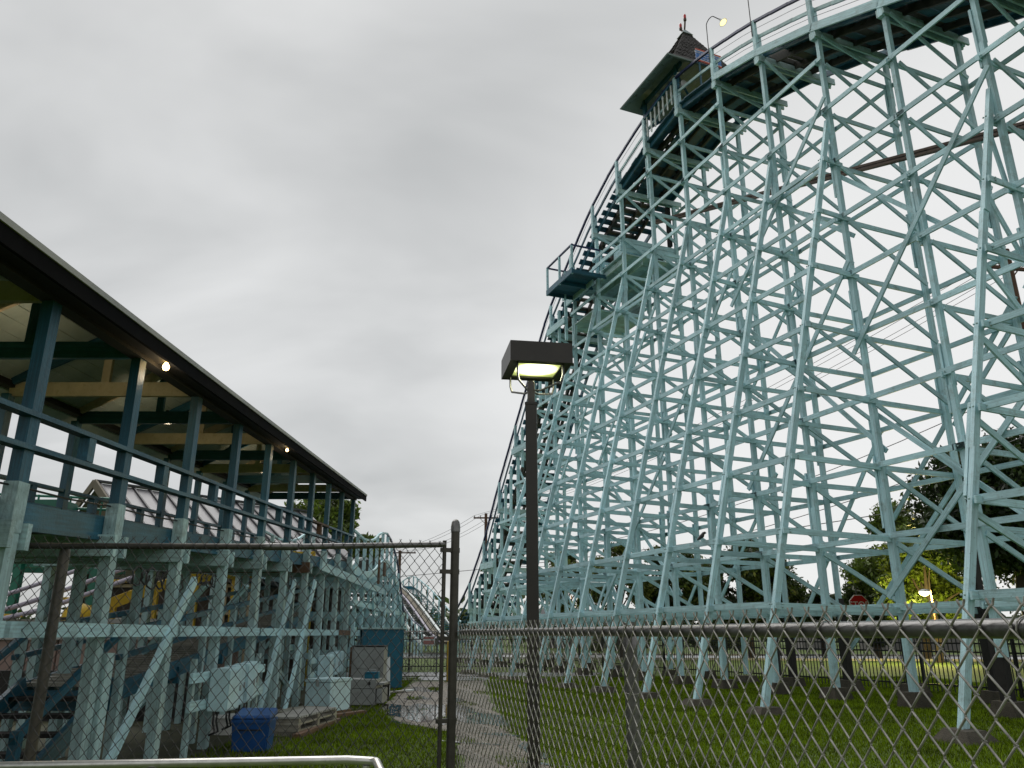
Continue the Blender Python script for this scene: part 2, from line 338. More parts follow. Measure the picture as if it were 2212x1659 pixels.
for i_, (px_, py_, rx_, ry_) in enumerate(((-.95, 12.6, .16, .35), (-1.9, 17.0, .2, .5), (-1.1, 16.6, .14, .5), (-.75, 14.2, .1, .4), (-1.75, 12.5, .1, .2), (-.15, 11.0, .09, .3), (.3, 8.6, .07, .25), (-.55, 10.2, .06, .3))): sheet('puddle', blob(px_, py_, rx_, ry_, R(10+7*i_), n=36, seed=20+i_, jag=.4), 0.0128+.0002*i_, 'water')
sheet('puddle', blob(-2.05, 19.6, .3, .9, R(10), seed=9), 0.0122, 'water')
sheet('puddle', blob(0.22, 9.6, .12, .5, R(6), seed=5, jag=.3), 0.0124, 'water')
sheet('puddle', blob(-0.42, 12.9, .3, 1.2, R(20), seed=8, jag=.3), 0.0126, 'water')
# road beyond the picket fence
RD0, RD1 = Vector((-30, 48.5, 0)), Vector((60, 33.6, 0))
rdir = (RD1-RD0).normalized(); rn = Vector((-rdir.y, rdir.x, 0))
def strip(name, off0, off1, z, m):
    a, b = RD0-rdir*120, RD1+rdir*120
    return tag(mesh_obj(name, [a+rn*off0+Vector((0, 0, z)), b+rn*off0+Vector((0, 0, z)), b+rn*off1+Vector((0, 0, z)), a+rn*off1+Vector((0, 0, z))], [(0, 1, 2, 3)], m), kind='structure')
strip('road', 0.0, 9.0, 0.006, 'asphalt')
def kerb(off):
    b = MB(); a, c = RD0-rdir*120+rn*off, RD1+rdir*120+rn*off
    b.beam(a+Vector((0, 0, .05)), c+Vector((0, 0, .05)), .14, .11); tag(b.build('kerb', 'kerb'), kind='structure')
kerb(-.08); kerb(9.1)
sheet('service_road', [(-9, 23.45), (2.0, 23.45), (3.0, 28.0), (-9, 28.6)], 0.0135, 'asphalt')

# ------------------------------------------------------------------ roller coaster hill
NBx, NBy = 7.16, 14.89
A = R(22.5); cd = Vector((-math.sin(A), math.cos(A), 0)); cn = Vector((math.cos(A), math.sin(A), 0))
def P(s, o, z): return Vector((NBx, NBy, 0))+cd*s+cn*o+Vector((0, 0, z))
PROF = [(-12, 9.2), (-8, 10.9), (-3.7, 13.0), (-1.9, 13.9), (0.18, 14.94), (2.1, 15.72), (3.9, 16.26), (5.6, 16.55), (7.5, 16.25), (9.4, 15.72), (11.1, 14.95), (12.9, 13.75), (14.83, 12.33), (18.33, 8.33), (20.09, 6.30), (21.76, 4.15), (23.6, 2.43), (25.6, 1.2), (28, 0.8)]
def deck(s): return float(np.interp(s, [a for a, b in PROF], [b for a, b in PROF]))
LV = [1.72, 3.0]+[3.0+1.36*j for j in range(1, 12)]
SP = 1.81
FO = 2.1
hill = thing('roller_coaster', 'tall pale teal timber roller coaster hill with curved dark track on top', 'roller coaster', P(0, 0, 0))
acc = {}
def T(kind, p, q, w, h, m='paint', side=None, roll=0.0):
    acc.setdefault(kind, []).append((p, q, w, h, m, side, roll))
def bent_s(k): return k*SP + (0.06 if k == 1 else 0)
ks = list(range(-5, 15))
has_bat = {k: (k >= 0 and k <= 8) or k in (-2, -4) for k in ks}
zj = {}; foot = {}
for k in ks:
    s = bent_s(k); D = deck(s)
    # main posts, each built of lengths that lap at splices
    for o, nm in ((0, 'N'), (FO, 'F')):
        base = 0.22
        tarred = {('N', -1): 0.9, ('F', 0): 2.3, ('F', -1): 1.9, ('F', 1): 1.5, ('F', 2): 1.35, ('F', 3): 1.2, ('F', -2): 2.0, ('N', -3): 1.0}.get((nm, k), 0)
        if D < 1.0: continue
        top = D-0.12
        if tarred:
            T('post_base', P(s+.03, o+.02, base-.1), P(s+.03, o+.02, tarred+.7), .15, .17, 'tar', cn)
            base = tarred
        z = base; i = 0
        while z < top-.2:
            z1 = min(top, z+random.uniform(3.4, 4.6))
            if top-z1 < 1.0: z1 = top
            dx = .022*(i % 2)
            T('post', P(s, o+dx, z), P(s, o+dx, z1), .115, .09, 'paint', cn)
            if z1 < top: T('splice_board', P(s+.075, o, z1-.62+J(.2)), P(s+.075, o, z1+.62+J(.2)), .13, .045, 'paint', cn)
            z = z1; i += 1
        # a second ply on the near posts
        if nm == 'N' and k < 8:
            T('post', P(s-.075, o-.01, base), P(s-.075, o-.01, min(top, 5.0+J(1))), .12, .045, 'paint', cn)
    if has_bat[k]:
        zj[k] = min(D-2.55, 12.4)
        if zj[k] < 2.5: has_bat[k] = False
    if has_bat[k]:
        z0 = .08; f = lambda z: -3.3*(1-z/zj[k])
        cuts = [z0, zj[k]*(.36+J(.05)), zj[k]*(.7+J(.05)), zj[k]]
        for i in range(3):
            off = .02*(i % 2)
            T('raking_post', P(s+.05+off, f(cuts[i]), cuts[i]), P(s+.05+off, f(cuts[i+1]), cuts[i+1]), .12, .08, 'paint', cn)
        zc = cuts[1]
        if k in (-2, 0, 1, 2): T('splice_board', P(s+.13, f(zc-.7), zc-.7), P(s+.13, f(zc+.7), zc+.7), .125, .05, 'paint', cn)
    def boff(z): return -3.3*(1-z/zj[k]) if has_bat[k] and z < zj[k] else 0.0
    lv = [z for z in LV if z < D-.6]
    for i, z in enumerate(lv):
        zz = z+J(.012)
        b0 = boff(zz)
        # transverse boards: raking post to near post, near post to far post
        if b0 < -.25: T('cross_board', P(s-.06, b0-.1, zz), P(s-.06, .12, zz-.05), .036, .108, 'paint', cd)
        T('cross_board', P(s+.06+J(.01), -.14, zz-.02), P(s+.06, FO+.14, zz-.03), .036, .108, 'paint', cd)
        # diagonals within the bent
        znext = lv[i-1] if i else .55
        if i: T('diagonal_brace', P(s-.105, .03, zz-.13), P(s-.105, FO-.02, znext+.12), .034, .10, 'paint', cd)
        if i and k == -2 and boff(znext) < -.5: T('diagonal_brace', P(s+.115, b0+.02, zz-.12), P(s+.115, -.02, znext+.1), .034, .10, 'paint', cd)
    if lv:
        T('diagonal_brace', P(s-.105, .03, D-.3), P(s-.105, FO-.02, lv[-1]+.12), .034, .10, 'paint', cd)
    # cap beams under the track
    for ds in (-.075, .075):
        T('cap_beam', P(s+ds, -.14, D-.24), P(s+ds, FO+.30, D-.22), .04, .18, 'paint_old', cd)
# longitudinal ledgers
for k in ks[:-1]:
    s0, s1 = bent_s(k), bent_s(k+1); Dm = min(deck(s0), deck(s1))
    for z in LV:
        if z < Dm-.4:
            T('ledger', P(s0-.12, -.10, z+.01+J(.012)), P(s1+.12, -.10, z+.01+J(.012)), .036, .108, 'paint', cn)
            T('ledger', P(s0-.12, FO+.10, z+J(.015)), P(s1+.12, FO+.10, z+J(.015)), .036, .108, 'paint', cn)
bk = [k for k in ks if has_bat[k]]
for a, b in zip(bk[:-1], bk[1:]):
    if (a, b) == (-2, 0): continue
    for z in LV:
        if z < min(zj[a], zj[b])-.5:
            fa, fb = -3.3*(1-z/zj[a])+.03, -3.3*(1-z/zj[b])+.03
            T('ledger', P(bent_s(a)+.02, fa, z+.02+J(.01)), P(bent_s(b)+.09, fb, z+.02+J(.01)), .036, .108, 'paint', cn)
# long X braces along the near and far post planes
for k, lo, hi, up in [(-4, 6.6, 10.9, 1), (-2, 6.7, 10.85, 1), (0, 4.5, 8.7, 1), (2, 6.0, 10.2, 1), (4, 6.5, 10.6, 1), (6, 5.6, 9.6, 1), (8, 3.5, 7.6, 1), (-2, 1.9, 5.4, 1), (10, 1.5, 4.6, 1), (0, 9.2, 12.8, 1), (4, 2.1, 6.0, 1)]:
    T('diagonal_brace', P(bent_s(k)-.1, -.16, hi), P(bent_s(k+2)+.1, -.16, lo), .036, .10, 'paint', cn)
    if k in (-2, 0, 4, 8, 10): T('diagonal_brace', P(bent_s(k)-.1, .125, lo+.15), P(bent_s(k+2)+.1, .125, hi+.1), .034, .095, 'paint', cn)
for k, lo, hi in [(-2, 5.4, 9.0), (-1, 3.7, 7.6), (0, .9, 4.4), (-3, 1.3, 5.1), (1, 1.1, 5.7), (3, 1.4, 5.4), (2, 6.7, 10.6), (7, 1.4, 4.5)]:
    T('diagonal_brace', P(bent_s(k), FO+.155, hi), P(bent_s(k+2), FO+.155, lo), .036, .10, 'paint', cn)
# low X braces between near posts, far end
for k in range(5, 13):
    for o in (0, FO):
        zt = min(2.7, deck(bent_s(k+1))-.5)
        if zt > 1: T('diagonal_brace', P(bent_s(k), o+.10, .5), P(bent_s(k+1), o+.10, zt), .036, .09, 'paint', cn); T('diagonal_brace', P(bent_s(k), o-.12, zt), P(bent_s(k+1), o-.12, .5), .036, .09, 'paint', cn)
# short double stringers, half-bay posts on the steep side
for k in range(7, 13):
    s0, s1 = bent_s(k), bent_s(k+1); z = deck(s1)-.02
    if k % 2 == 1:
        T('stringer', P(s0+.5, -.16, z-.1), P(s1+.25, -.16, z-.1), .045, .26, 'paint', cn)
    for fr in (.33, .66):
        sm = s0+(s1-s0)*fr
        T('post', P(sm, -.05, max(.2, deck(s1)-.9)), P(sm, -.05, deck(sm)+.06), .10, .075, 'paint', cn)
# track: ties, rails, walkway boards
NSEG = [(-11.5+.31*i) for i in range(int((26.5+11.5)/.31))]
for s in NSEG:
    if s > 25.8: break
    t0 = Vector((1, 0, deck(s+.15)-deck(s-.15))); sl = math.atan2(deck(s+.15)-deck(s-.15), .3)
    T('track_tie', P(s, .42+J(.03), deck(s)+.02), P(s, 1.72+J(.03), deck(s)+.02), .13, .10, 'tie', cd*math.cos(sl)+Vector((0, 0, math.sin(sl))))
for s in NSEG:
    if s > 25.6: break
    if random.random() < (.06 if s > 9 else .05): continue
    d1 = cd*1.0+Vector((0, 0, (deck(s+.15)-deck(s-.15))/.3))
    wide = .315 if s < 9.5 else .21
    T('walkway_plank', P(s, -.06+J(.02), deck(s)+.07), P(s, .43+J(.03), deck(s)+.07), wide, .035, 'deckblue', d1)
    if s >= 9.5: T('centre_board', P(s+.1, .5, deck(s)-.05), P(s+.1, 1.62, deck(s)-.05), .12, .03, 'deckblue', d1)
    if s < 9.5: T('centre_board', P(s, .64+J(.02), deck(s)-.03), P(s, 1.5+J(.03), deck(s)-.03), .315, .03, 'deckblue' if random.random() < .7 else 'tie', d1)
    if random.random() < .06: continue
    T('walkway_plank', P(s+.05, (1.5 if s < 9.5 else 1.62)+J(.03), deck(s)+.07), P(s+.05, 2.22+J(.06), deck(s)+.07), wide, .035, 'deckblue', d1)
pts_s = np.arange(-11.5, 26.0, .9)
for o, w, h, dz, m in ((.62, .10, .15, .15, 'tie'), (1.5, .10, .15, .15, 'tie'), (.08, .05, .16, -.03, 'blue'), (.44, .05, .2, -.06, 'tie'), (1.06, .05, .18, -.08, 'tie'), (1.62, .05, .2, -.06, 'tie'), (2.1, .05, .16, -.03, 'blue')):
    for a, b in zip(pts_s[:-1], pts_s[1:]):
        T('track_rail' if dz > 0 else 'track_stringer', P(a-.02, o, deck(a)+dz), P(b+.02, o, deck(b)+dz), w, h, m, cn)
# fascia board along the near edge of the upper walkway
for k in range(-4, 2):
    s0, s1 = bent_s(k), bent_s(k+1)
    T('fascia_board', P(s0-.02, -.13, deck(s0)-.02), P(s1+.02, -.13, deck(s1)-.02), .05, .20, 'paint', cn)
# handrail: posts, top rail, mid rail, two cables
rs = [bent_s(k) for k in range(-4, 15) if bent_s(k) < 25.5]
for o, far in ((-.10, 0), (FO+.16, 1)):
    for s in rs:
        if far and s > 3: continue
        T('rail_post', P(s, o, deck(s)-.35), P(s, o, deck(s)+.98), .085, .11, 'paint', cn)
        if not far: T('rail_post', P(s+.02, o+.09, deck(s)-.30), P(s+.02, o+.09, deck(s)+.55), .10, .16, 'paint', cn)
for a, b in zip(rs[:-1], rs[1:]):
    n = 3
    for i in range(n):
        a1, b1 = a+(b-a)*i/n, a+(b-a)*(i+1)/n
        T('handrail', P(a1-.01, -.10, deck(a1)+.97), P(b1+.01, -.10, deck(b1)+.97), .07, .065, 'navy', cn)
        T('mid_rail', P(a1-.01, -.03, deck(a1)+.5), P(b1+.01, -.03, deck(b1)+.5), .04, .09, 'blue' if a > 9 else 'paint_old', cn)
hcab = MB()
for dz in (.74, .28):
    hcab.tube([P(s, -.09, deck(s)+dz) for s in np.arange(rs[0], 25, .6)], .007, 4)
hcab.build('handrail_cable', 'greencable', hill)
fcab = MB(); fcab.tube([P(s, FO+.16, deck(s)+.97) for s in np.arange(-7, 3, .6)], .02, 5); fcab.build('handrail', 'navy', hill)
# chain return trough: a rusted beam inside the frame
for dz in (0, .085): T('chain_trough', P(-9, 1.05, 8.11+dz), P(8.6, 1.05, 14.4+dz), .10, .055, 'rust', cn)
T('post_base', P(9.2, FO-.12, 14.0), P(9.2, FO-.12, 15.6), .13, .13, 'tar', cn)
# machine deck under the crest
for i in range(12):
    s = 9.15+i*.29
    T('floor_board', P(s, -.05, 13.27), P(s, FO+.1, 13.27), .275, .04, 'paint_old', cd)
for o in (.1, .75, 1.4, FO):
    T('joist', P(9.1, o, 13.14), P(12.5, o, 13.14), .05, .20, 'paint_old', cn)
for zz in (13.45, 13.62, 13.79):
    T('skirt_board', P(9.06, -.1, zz), P(9.06, FO+.1, zz), .04, .155, 'paint', cd)
T('skirt_board', P(9.1, -.16, 13.5), P(10.9, -.16, 13.5), .04, .14, 'paint', cn)
for i in range(9):
    s = 11.2+i*.24
    T('floor_board', P(s, -.02, 12.1), P(s, FO, 12.1), .235, .04, 'paint_old', cd)
for i in range(5): T('skirt_board', P(11.1, FO-.1, 12.2+i*.17), P(13.2, FO-.1, 12.2+i*.17), .04, .155, 'paint_old', cn)
T('skirt_board', P(10.9, -.16, 13.4), P(13.3, -.16, 13.4), .05, .24, 'paint', cn)
T('skirt_board', P(10.9, -.16, 13.05), P(13.0, -.16, 13.05), .05, .24, 'paint', cn)
# projecting blue landing
for i in range(7):
    s = 10.5+i*.28
    T('landing_board', P(s+.13, -1.22, 13.14), P(s+.13, -.05, 13.14), .265, .04, 'blue', cd)
for s in (10.42, 11.4, 12.44): T('landing_beam', P(s, -1.2, 13.04), P(s, .1, 13.04), .05, .14, 'blue', cd)
T('landing_beam', P(10.4, -1.22, 13.06), P(12.46, -1.22, 13.06), .05, .20, 'blue', cn)
for s, o in ((10.45, -1.2), (11.42, -1.2), (12.42, -1.2), (12.42, -.5), (10.45, -.05)):
    T('rail_post', P(s, o, 12.95), P(s, o, 14.05), .07, .07, 'paint', cn)
T('handrail', P(10.4, -1.2, 14.05), P(12.46, -1.2, 14.05), .06, .05, 'navy', cn); T('handrail', P(10.45, -1.22, 14.05), P(10.45, -.02, 14.05), .05, .05, 'navy', cd); T('handrail', P(12.42, -1.22, 14.05), P(12.42, -.02, 14.05), .05, .05, 'navy', cd)
for kind, lst in acc.items():
    lst.sort(key=lambda t: dist((t[0]+t[1])/2)/((t[1]-t[0]).length+.5))
    for t in lst[:298]: beam(kind, t[0], t[1], t[2], t[3], t[4], hill, t[5], t[6])
    rest = lst[298:]
    bym = {}
    for t in rest: bym.setdefault(t[4], []).append(t)
    for mm, ts in bym.items():
        b = MB()
        for t in ts: b.beam(*t[:4], t[5], t[6])
        tag(b.build(kind, mm, hill), kind='stuff')
# motor housing on the machine deck
mh = MB(); mt = Matrix.Translation(P(9.8, .7, 13.72)) @ Matrix.Rotation(A, 4, 'Z')
mh.mat_box(mt @ Matrix.Diagonal((.75, .9, .75, 1))); mh.build('motor_housing', 'paint', hill, bevel=.03)
mh = MB(); mh.mat_box(Matrix.Translation(P(9.6, 1.5, 13.65)) @ Matrix.Rotation(A, 4, 'Z') @ Matrix.Diagonal((.45, .7, .6, 1))); mh.build('motor', 'tar', hill, bevel=.05)
# footings: tapered concrete blocks, low mounds under the raking posts
def taper(name, c, b, t, z0, z1, m, parent, rot=A):
    v = []
    for z, h in ((z0, b), (z1, t)):
        for sx, sy in ((-1, -1), (1, -1), (1, 1), (-1, 1)):
            x, y = sx*h*(1+J(.05)), sy*h*(1+J(.05)); v.append((c[0]+x*math.cos(rot)-y*math.sin(rot), c[1]+x*math.sin(rot)+y*math.cos(rot), z+J(.01)))
    return mesh_obj(name, v, [(3, 2, 1, 0), (4, 5, 6, 7), (0, 1, 5, 4), (1, 2, 6, 5), (2, 3, 7, 6), (3, 0, 4, 7)], m, parent)
for k in ks:
    s = bent_s(k)
    if deck(s) < 1: continue
    for o in (0, FO): taper('footing', P(s, o, 0), .25+J(.03), .18, -.05, .23+J(.04), 'conc', hill)
    if has_bat[k]:
        taper('footing', P(s, -3.3, 0), .29+J(.04), .17+J(.02), -.03, .13+J(.03), 'conc', hill, A+J(.3))
# bolts on the nearer joints
bolt = MB(); bolt.lathe([(.016, 0), (.016, .012), (.008, .02)], 8)
bme = bpy.data.meshes.new('bolt'); bme.from_pydata(bolt.v, [], bolt.f); bme.materials.append(M['paint_old'])
nb = 0
for k in (-2, -1, 0, 1, 2, 3):
    for z in LV:
        for face, o, ds in ((0, None, .0),):
            if has_bat[k] and z < zj[k]-.3:
                f0 = -3.3*(1-z/zj[k])
                for dz in (.02, -.03):
                    for mtx in (Matrix.Translation(P(bent_s(k)-.085, f0+.03, z+dz)) @ (-cd).to_track_quat('Z', 'Y').to_matrix().to_4x4(), Matrix.Translation(P(bent_s(k)+.05+dz, f0-.105, z+.02)) @ (-cn).to_track_quat('Z', 'Y').to_matrix().to_4x4()):
                        if nb < 280: link(bpy.data.objects.new('bolt', bme), hill, mtx); nb += 1
            if z < deck(bent_s(k))-1:
                if nb < 280: link(bpy.data.objects.new('bolt', bme), hill, Matrix.Translation(P(bent_s(k), -.125, z)) @ (-cn).to_track_quat('Z', 'Y').to_matrix().to_4x4()); nb += 1

# ------------------------------------------------------------------ gazebo roof on the crest, with sign, lamps, beacons
gz_s, gz_o = 6.24, 1.05
gaz = thing('gazebo_roof', 'flared pyramid roof of dark shingles over the crest of the coaster', 'roof', P(gz_s, gz_o, 17.8))
def ringp(hs, ho, z): return [P(gz_s-hs, gz_o-ho, z), P(gz_s+hs, gz_o-ho, z), P(gz_s+hs, gz_o+ho, z), P(gz_s-hs, gz_o+ho, z)]
lev = [(1.42, 1.78, 17.78), (1.18, 1.5, 17.98), (.95, 1.2, 18.32)]
v = []; f = []
for hs, ho, z in lev: v += ringp(hs, ho, z)
for i in range(len(lev)-1):
    for j in range(4): f.append((i*4+j, i*4+(j+1) % 4, (i+1)*4+(j+1) % 4, (i+1)*4+j))
n0 = len(v)
for hs, ho, z in [(1.40, 1.76, 17.745), (1.16, 1.48, 17.94), (.9, 1.15, 18.2)]: v += ringp(hs, ho, z)
for i in range(2):
    for j in range(4): f.append((n0+i*4+j, n0+(i+1)*4+j, n0+(i+1)*4+(j+1) % 4, n0+i*4+(j+1) % 4))
for j in range(4): f.append((j, n0+j, n0+(j+1) % 4, (j+1) % 4))
f.append((n0+8, n0+9, n0+10, n0+11))
o = mesh_obj('flared_eave', v, f, ['soffit', 'shingle'], gaz)
for p in o.data.polygons:
    if p.index < 8: p.material_index = 1
# the steep upper part: a body with shingle courses standing proud
z0, z1 = 18.3, 20.15
def half(z): t = (z-z0)/(z1-z0); return (.95*(1-t)+.13*t, 1.2*(1-t)+.14*t)
b = MB(); v = ringp(*[a-.03 for a in half(z0)], z0)+ringp(*[a-.03 for a in half(z1)], z1)
b.add(v, [(0, 1, 5, 4), (1, 2, 6, 5), (2, 3, 7, 6), (3, 0, 4, 7), (4, 5, 6, 7)]); b.build('roof_core', 'shingle', gaz)
NC = 17
for side in range(4):
    for i in range(NC):
        za, zb = z0+(z1-z0)*i/NC, z0+(z1-z0)*(i+1.05)/NC
        ra, rb = ringp(*half(za), za), ringp(*half(zb), zb)
        a0, a1, b0, b1 = ra[side], ra[(side+1) % 4], rb[side], rb[(side+1) % 4]
        out = ((a0+a1)/2-P(gz_s, gz_o, za)); out.z = 0; out.normalize()
        L_ = (a1-a0).length; n = max(2, int(L_/.28)); off = .5*(i % 2)
        mb = MB()
        cuts = sorted(set([0, 1]+[min(1, max(0, (j+off)/n)) for j in range(n+1)]))
        for c0, c1 in zip(cuts[:-1], cuts[1:]):
            g = .012/L_; lo = .02+J(.006)
            q = [a0.lerp(a1, c0+g)+out*lo, a0.lerp(a1, c1-g)+out*lo, b0.lerp(b1, c1-g)+out*.004, b0.lerp(b1, c0+g)+out*.004]
            q2 = [x-out*.03 for x in q]
            mb.add(q+q2, [(0, 1, 2, 3), (4, 7, 6, 5), (0, 4, 5, 1), (1, 5, 6, 2), (2, 6, 7, 3), (3, 7, 4, 0)])
        mb.build('shingle_course', 'shingle', gaz)
b = MB(); v = ringp(.19, .2, 20.13)+ringp(.05, .05, 20.38); b.add(v, [(3, 2, 1, 0), (0, 1, 5, 4), (1, 2, 6, 5), (2, 3, 7, 6), (3, 0, 4, 7), (4, 5, 6, 7)]); b.build('roof_cap', 'soffit', gaz)
for s_, o_ in ((7.24, -.02), (5.43, -.02), (7.24, FO+.06), (5.43, FO+.06)):
    beam('post', P(s_, o_, deck(s_)-.1), P(s_, o_, 18.0), .11, .11, 'blue', gaz, cn)
beam('plate_beam', P(5.2, 0, 17.93), P(7.5, 0, 17.93), .09, .13, 'blue', gaz, cn); beam('plate_beam', P(5.2, FO, 17.93), P(7.5, FO, 17.93), .09, .13, 'blue', gaz, cn)
beam('brace', P(7.2, .02, 16.9), P(7.2, 1.3, 17.95), .05, .08, 'blue', gaz, cd); beam('brace', P(5.5, .0, 17.85), P(6.6, FO, 16.7), .06, .06, 'blue', gaz)
beam('tie_beam', P(7.24, 0, 17.35), P(7.24, FO, 17.35), .05, .09, 'blue', gaz, cd)
for e in np.linspace(-1.2, 1.2, 7):
    tube('rafter_tail', [P(gz_s+e, gz_o-1.72, 17.79), P(gz_s+e*.96, gz_o-1.5, 17.90)], .022, 'soffit', gaz, 6)
for s in np.linspace(5.65, 7.05, 7):       # turned balusters
    b = MB(); b.lathe([(.022, 0), (.03, .1), (.018, .2), (.036, .36), (.02, .52), (.03, .62), (.022, .76)], 8, Matrix.Translation(P(s, -.1, deck(s)+.15)))
    smooth_by(b.build('baluster', 'palewhite', gaz))
beam('handrail', P(5.43, -.1, deck(5.43)+.93), P(7.24, -.1, deck(7.24)+.93), .07, .06, 'blue', gaz, cn)
# horn loudspeaker and camera on the gazebo post
ls = thing('horn_speaker', 'small grey horn loudspeaker on the gazebo post under the roof', 'loudspeaker', P(5.36, -.06, 17.15))
b = MB(); b.lathe([(.03, 0), (.045, .08), (.075, .15), (.12, .2), (.125, .21), (.05, .17)], 14, Matrix.Translation(P(5.34, .02, 17.15)) @ (-cd+Vector((.0, 0, -.15))).to_track_quat('Z', 'Y').to_matrix().to_4x4()); smooth_by(b.build('horn', 'steel', ls))
b = MB(); b.beam(P(5.42, 0, 17.05), P(5.3, 0, 17.15), .03, .04); b.build('bracket', 'black', ls)
sc_ = thing('security_camera', 'white security camera under the gazebo eave above the horn loudspeaker', 'security camera', P(5.36, -.1, 17.62))
b = MB(); b.beam(P(5.34, -.06, 17.62), P(5.2, .1, 17.60), .07, .07); b.build('camera_body', 'white', sc_, bevel=.01)
b = MB(); b.tube([P(5.42, -.08, 17.6), P(5.38, -.08, 17.55), P(5.36, -.06, 17.6)], .015); b.build('mount', 'white', sc_)
tube('conduit', [P(5.42, -.1, 17.55), P(5.42, -.1, 17.3), P(5.4, -.1, 16.6)], .014, 'paint', gaz, 6)
# warning sign
def zsign(u, z): return P(4.72, u, z)
sg = thing('warning_sign', 'blue sign with white lettering and red bands beside the gazebo roof', 'sign', zsign(.7, 17.7))
sx0, sx1, sz0, sz1 = .22, 1.14, 17.72, 18.16
def panel(name, x0, x1, za, zb, d, t, m, par):
    b = MB(); b.mat_box(Matrix.Translation(P(4.72-d, (x0+x1)/2, (za+zb)/2)) @ Matrix.Rotation(A, 4, 'Z') @ Matrix.Diagonal((x1-x0, t, zb-za, 1))); return b.build(name, m, par)
panel('board', sx0, sx1, sz0, sz1, 0, .03, 'signblue', sg)
panel('band', sx0-.005, sx1+.005, sz1-.05, sz1+.006, .004, .03, 'signred', sg); panel('band', sx0-.005, sx1+.005, sz0-.006, sz0+.05, .004, .03, 'signred', sg)
panel('line', sx0, sx1, sz1-.07, sz1-.052, .004, .03, 'white', sg); panel('line', sx0, sx1, sz0+.052, sz0+.07, .004, .03, 'white', sg)
def text(name, body, mw, size, m, parent, ext=.002):
    cu = bpy.data.curves.new(name, 'FONT'); cu.body = body; cu.size = size; cu.align_x = 'CENTER'; cu.align_y = 'CENTER'; cu.extrude = ext; cu.materials.append(M[m])
    tmp = bpy.data.objects.new(name, cu); me = bpy.data.meshes.new_from_object(tmp); bpy.data.objects.remove(tmp)
    if not me.materials: me.materials.append(M[m])
    return link(bpy.data.objects.new(name, me), parent, mw)
tm = Matrix((cn, Vector((0, 0, 1)), -cd)).transposed().to_4x4()
for body, z, sz in (('PLEASE KEEP HANDS AND ARMS', 18.02, .072), ('DOWN AT ALL TIMES', 17.93, .072), ('REMAIN SEATED', 17.84, .06)):
    text('lettering', body, Matrix.Translation(P(4.72-.022, .68, z)) @ tm, sz, 'white', sg)
beam('sign_post', P(4.75, 1.0, deck(4.7)), P(4.75, 1.0, 18.1), .05, .05, 'blue', sg); beam('sign_post', P(4.75, .35, deck(4.7)), P(4.75, .35, 18.1), .05, .05, 'blue', sg)
# red beacons
for lb, s_, dz, tl in (('lower red beacon lamp on the gazebo roof tip', 6.36, 0, .2), ('upper red beacon lamp on a raised arm at the gazebo roof tip', 6.1, .16, -.35)):
    t_ = thing('beacon_lamp', lb, 'beacon', P(gz_s, gz_o, 20.36), 'red beacons on the gazebo tip')
    base = P(gz_s, gz_o, 20.36); e = P(s_, gz_o-.05, 20.5+dz)
    tube('arm', [base, base.lerp(e, .6)+Vector((0, 0, -.02)), e], .03, 'rust', t_, 6)
    b = MB(); b.lathe([(.05, 0), (.055, .06), (.05, .08)], 10, Matrix.Translation(e)); smooth_by(b.build('base', 'rust', t_))
    b = MB(); b.lathe([(.048, .08), (.05, .2), (.035, .25), (.01, .27)], 10, Matrix.Translation(e)); smooth_by(b.build('lens', 'redlens', t_))
# gooseneck lamps along the walkway
M['bulbface'] = emit('lamp_glow_yellow', (1.0, 0.86, 0.36), 1.6)
for lb, s_, side in (('gooseneck lamp with glowing shade on the walkway rail beside the gazebo', 3.66, 1), ('gooseneck lamp higher up the walkway rail, cut by the top of the photo', 1.9, 1)):
    t_ = thing('gooseneck_lamp', lb, 'lamp', P(s_, -.12, deck(s_)+.9), 'gooseneck lamps on the coaster walkway')
    zb = deck(s_)+.5
    pts = [P(s_, -.16, zb), P(s_, -.16, zb+1.3)]+[P(s_-.16+.16*math.cos(a), -.16+.02*a, zb+1.3+.15*math.sin(a)) for a in np.linspace(.2, 2.3, 8)]+[P(s_-.42, .0, zb+1.2)]
    tube('pole', pts, .013, 'black', t_, 6)
    dirv = (pts[-1]-pts[-2]).normalized(); dirv = (dirv+Vector((0, 0, -.4))).normalized()
    mt = Matrix.Translation(pts[-1]) @ dirv.to_track_quat('Z', 'Y').to_matrix().to_4x4()
    b = MB(); b.lathe([(.025, -.03), (.035, .06), (.06, .10), (.12, .15), (.122, .155), (.1, .15), (.04, .11)], 14, mt); smooth_by(b.build('shade', 'steel', t_))
    b = MB(); b.lathe([(.112, .150), (.09, .165), (.04, .175)], 14, mt); smooth_by(b.build('bulb', 'bulbface', t_))
# a bird on a ledger
bt = thing('bird', 'small black bird perched on a teal ledger of the coaster', 'bird', P(3.0, -2.3, 3.1))
bp_ = P(2.45, -2.52, 3.09)
b = MB(); b.tube([bp_+Vector((-.09, 0, .0)), bp_+Vector((-.03, 0, .05)), bp_+Vector((.02, 0, .09)), bp_+Vector((.05, 0, .14)), bp_+Vector((.085, 0, .15)), bp_+Vector((.11, 0, .145))], [.01, .035, .045, .03, .026, .004], 8); smooth_by(b.build('body', 'black', bt))

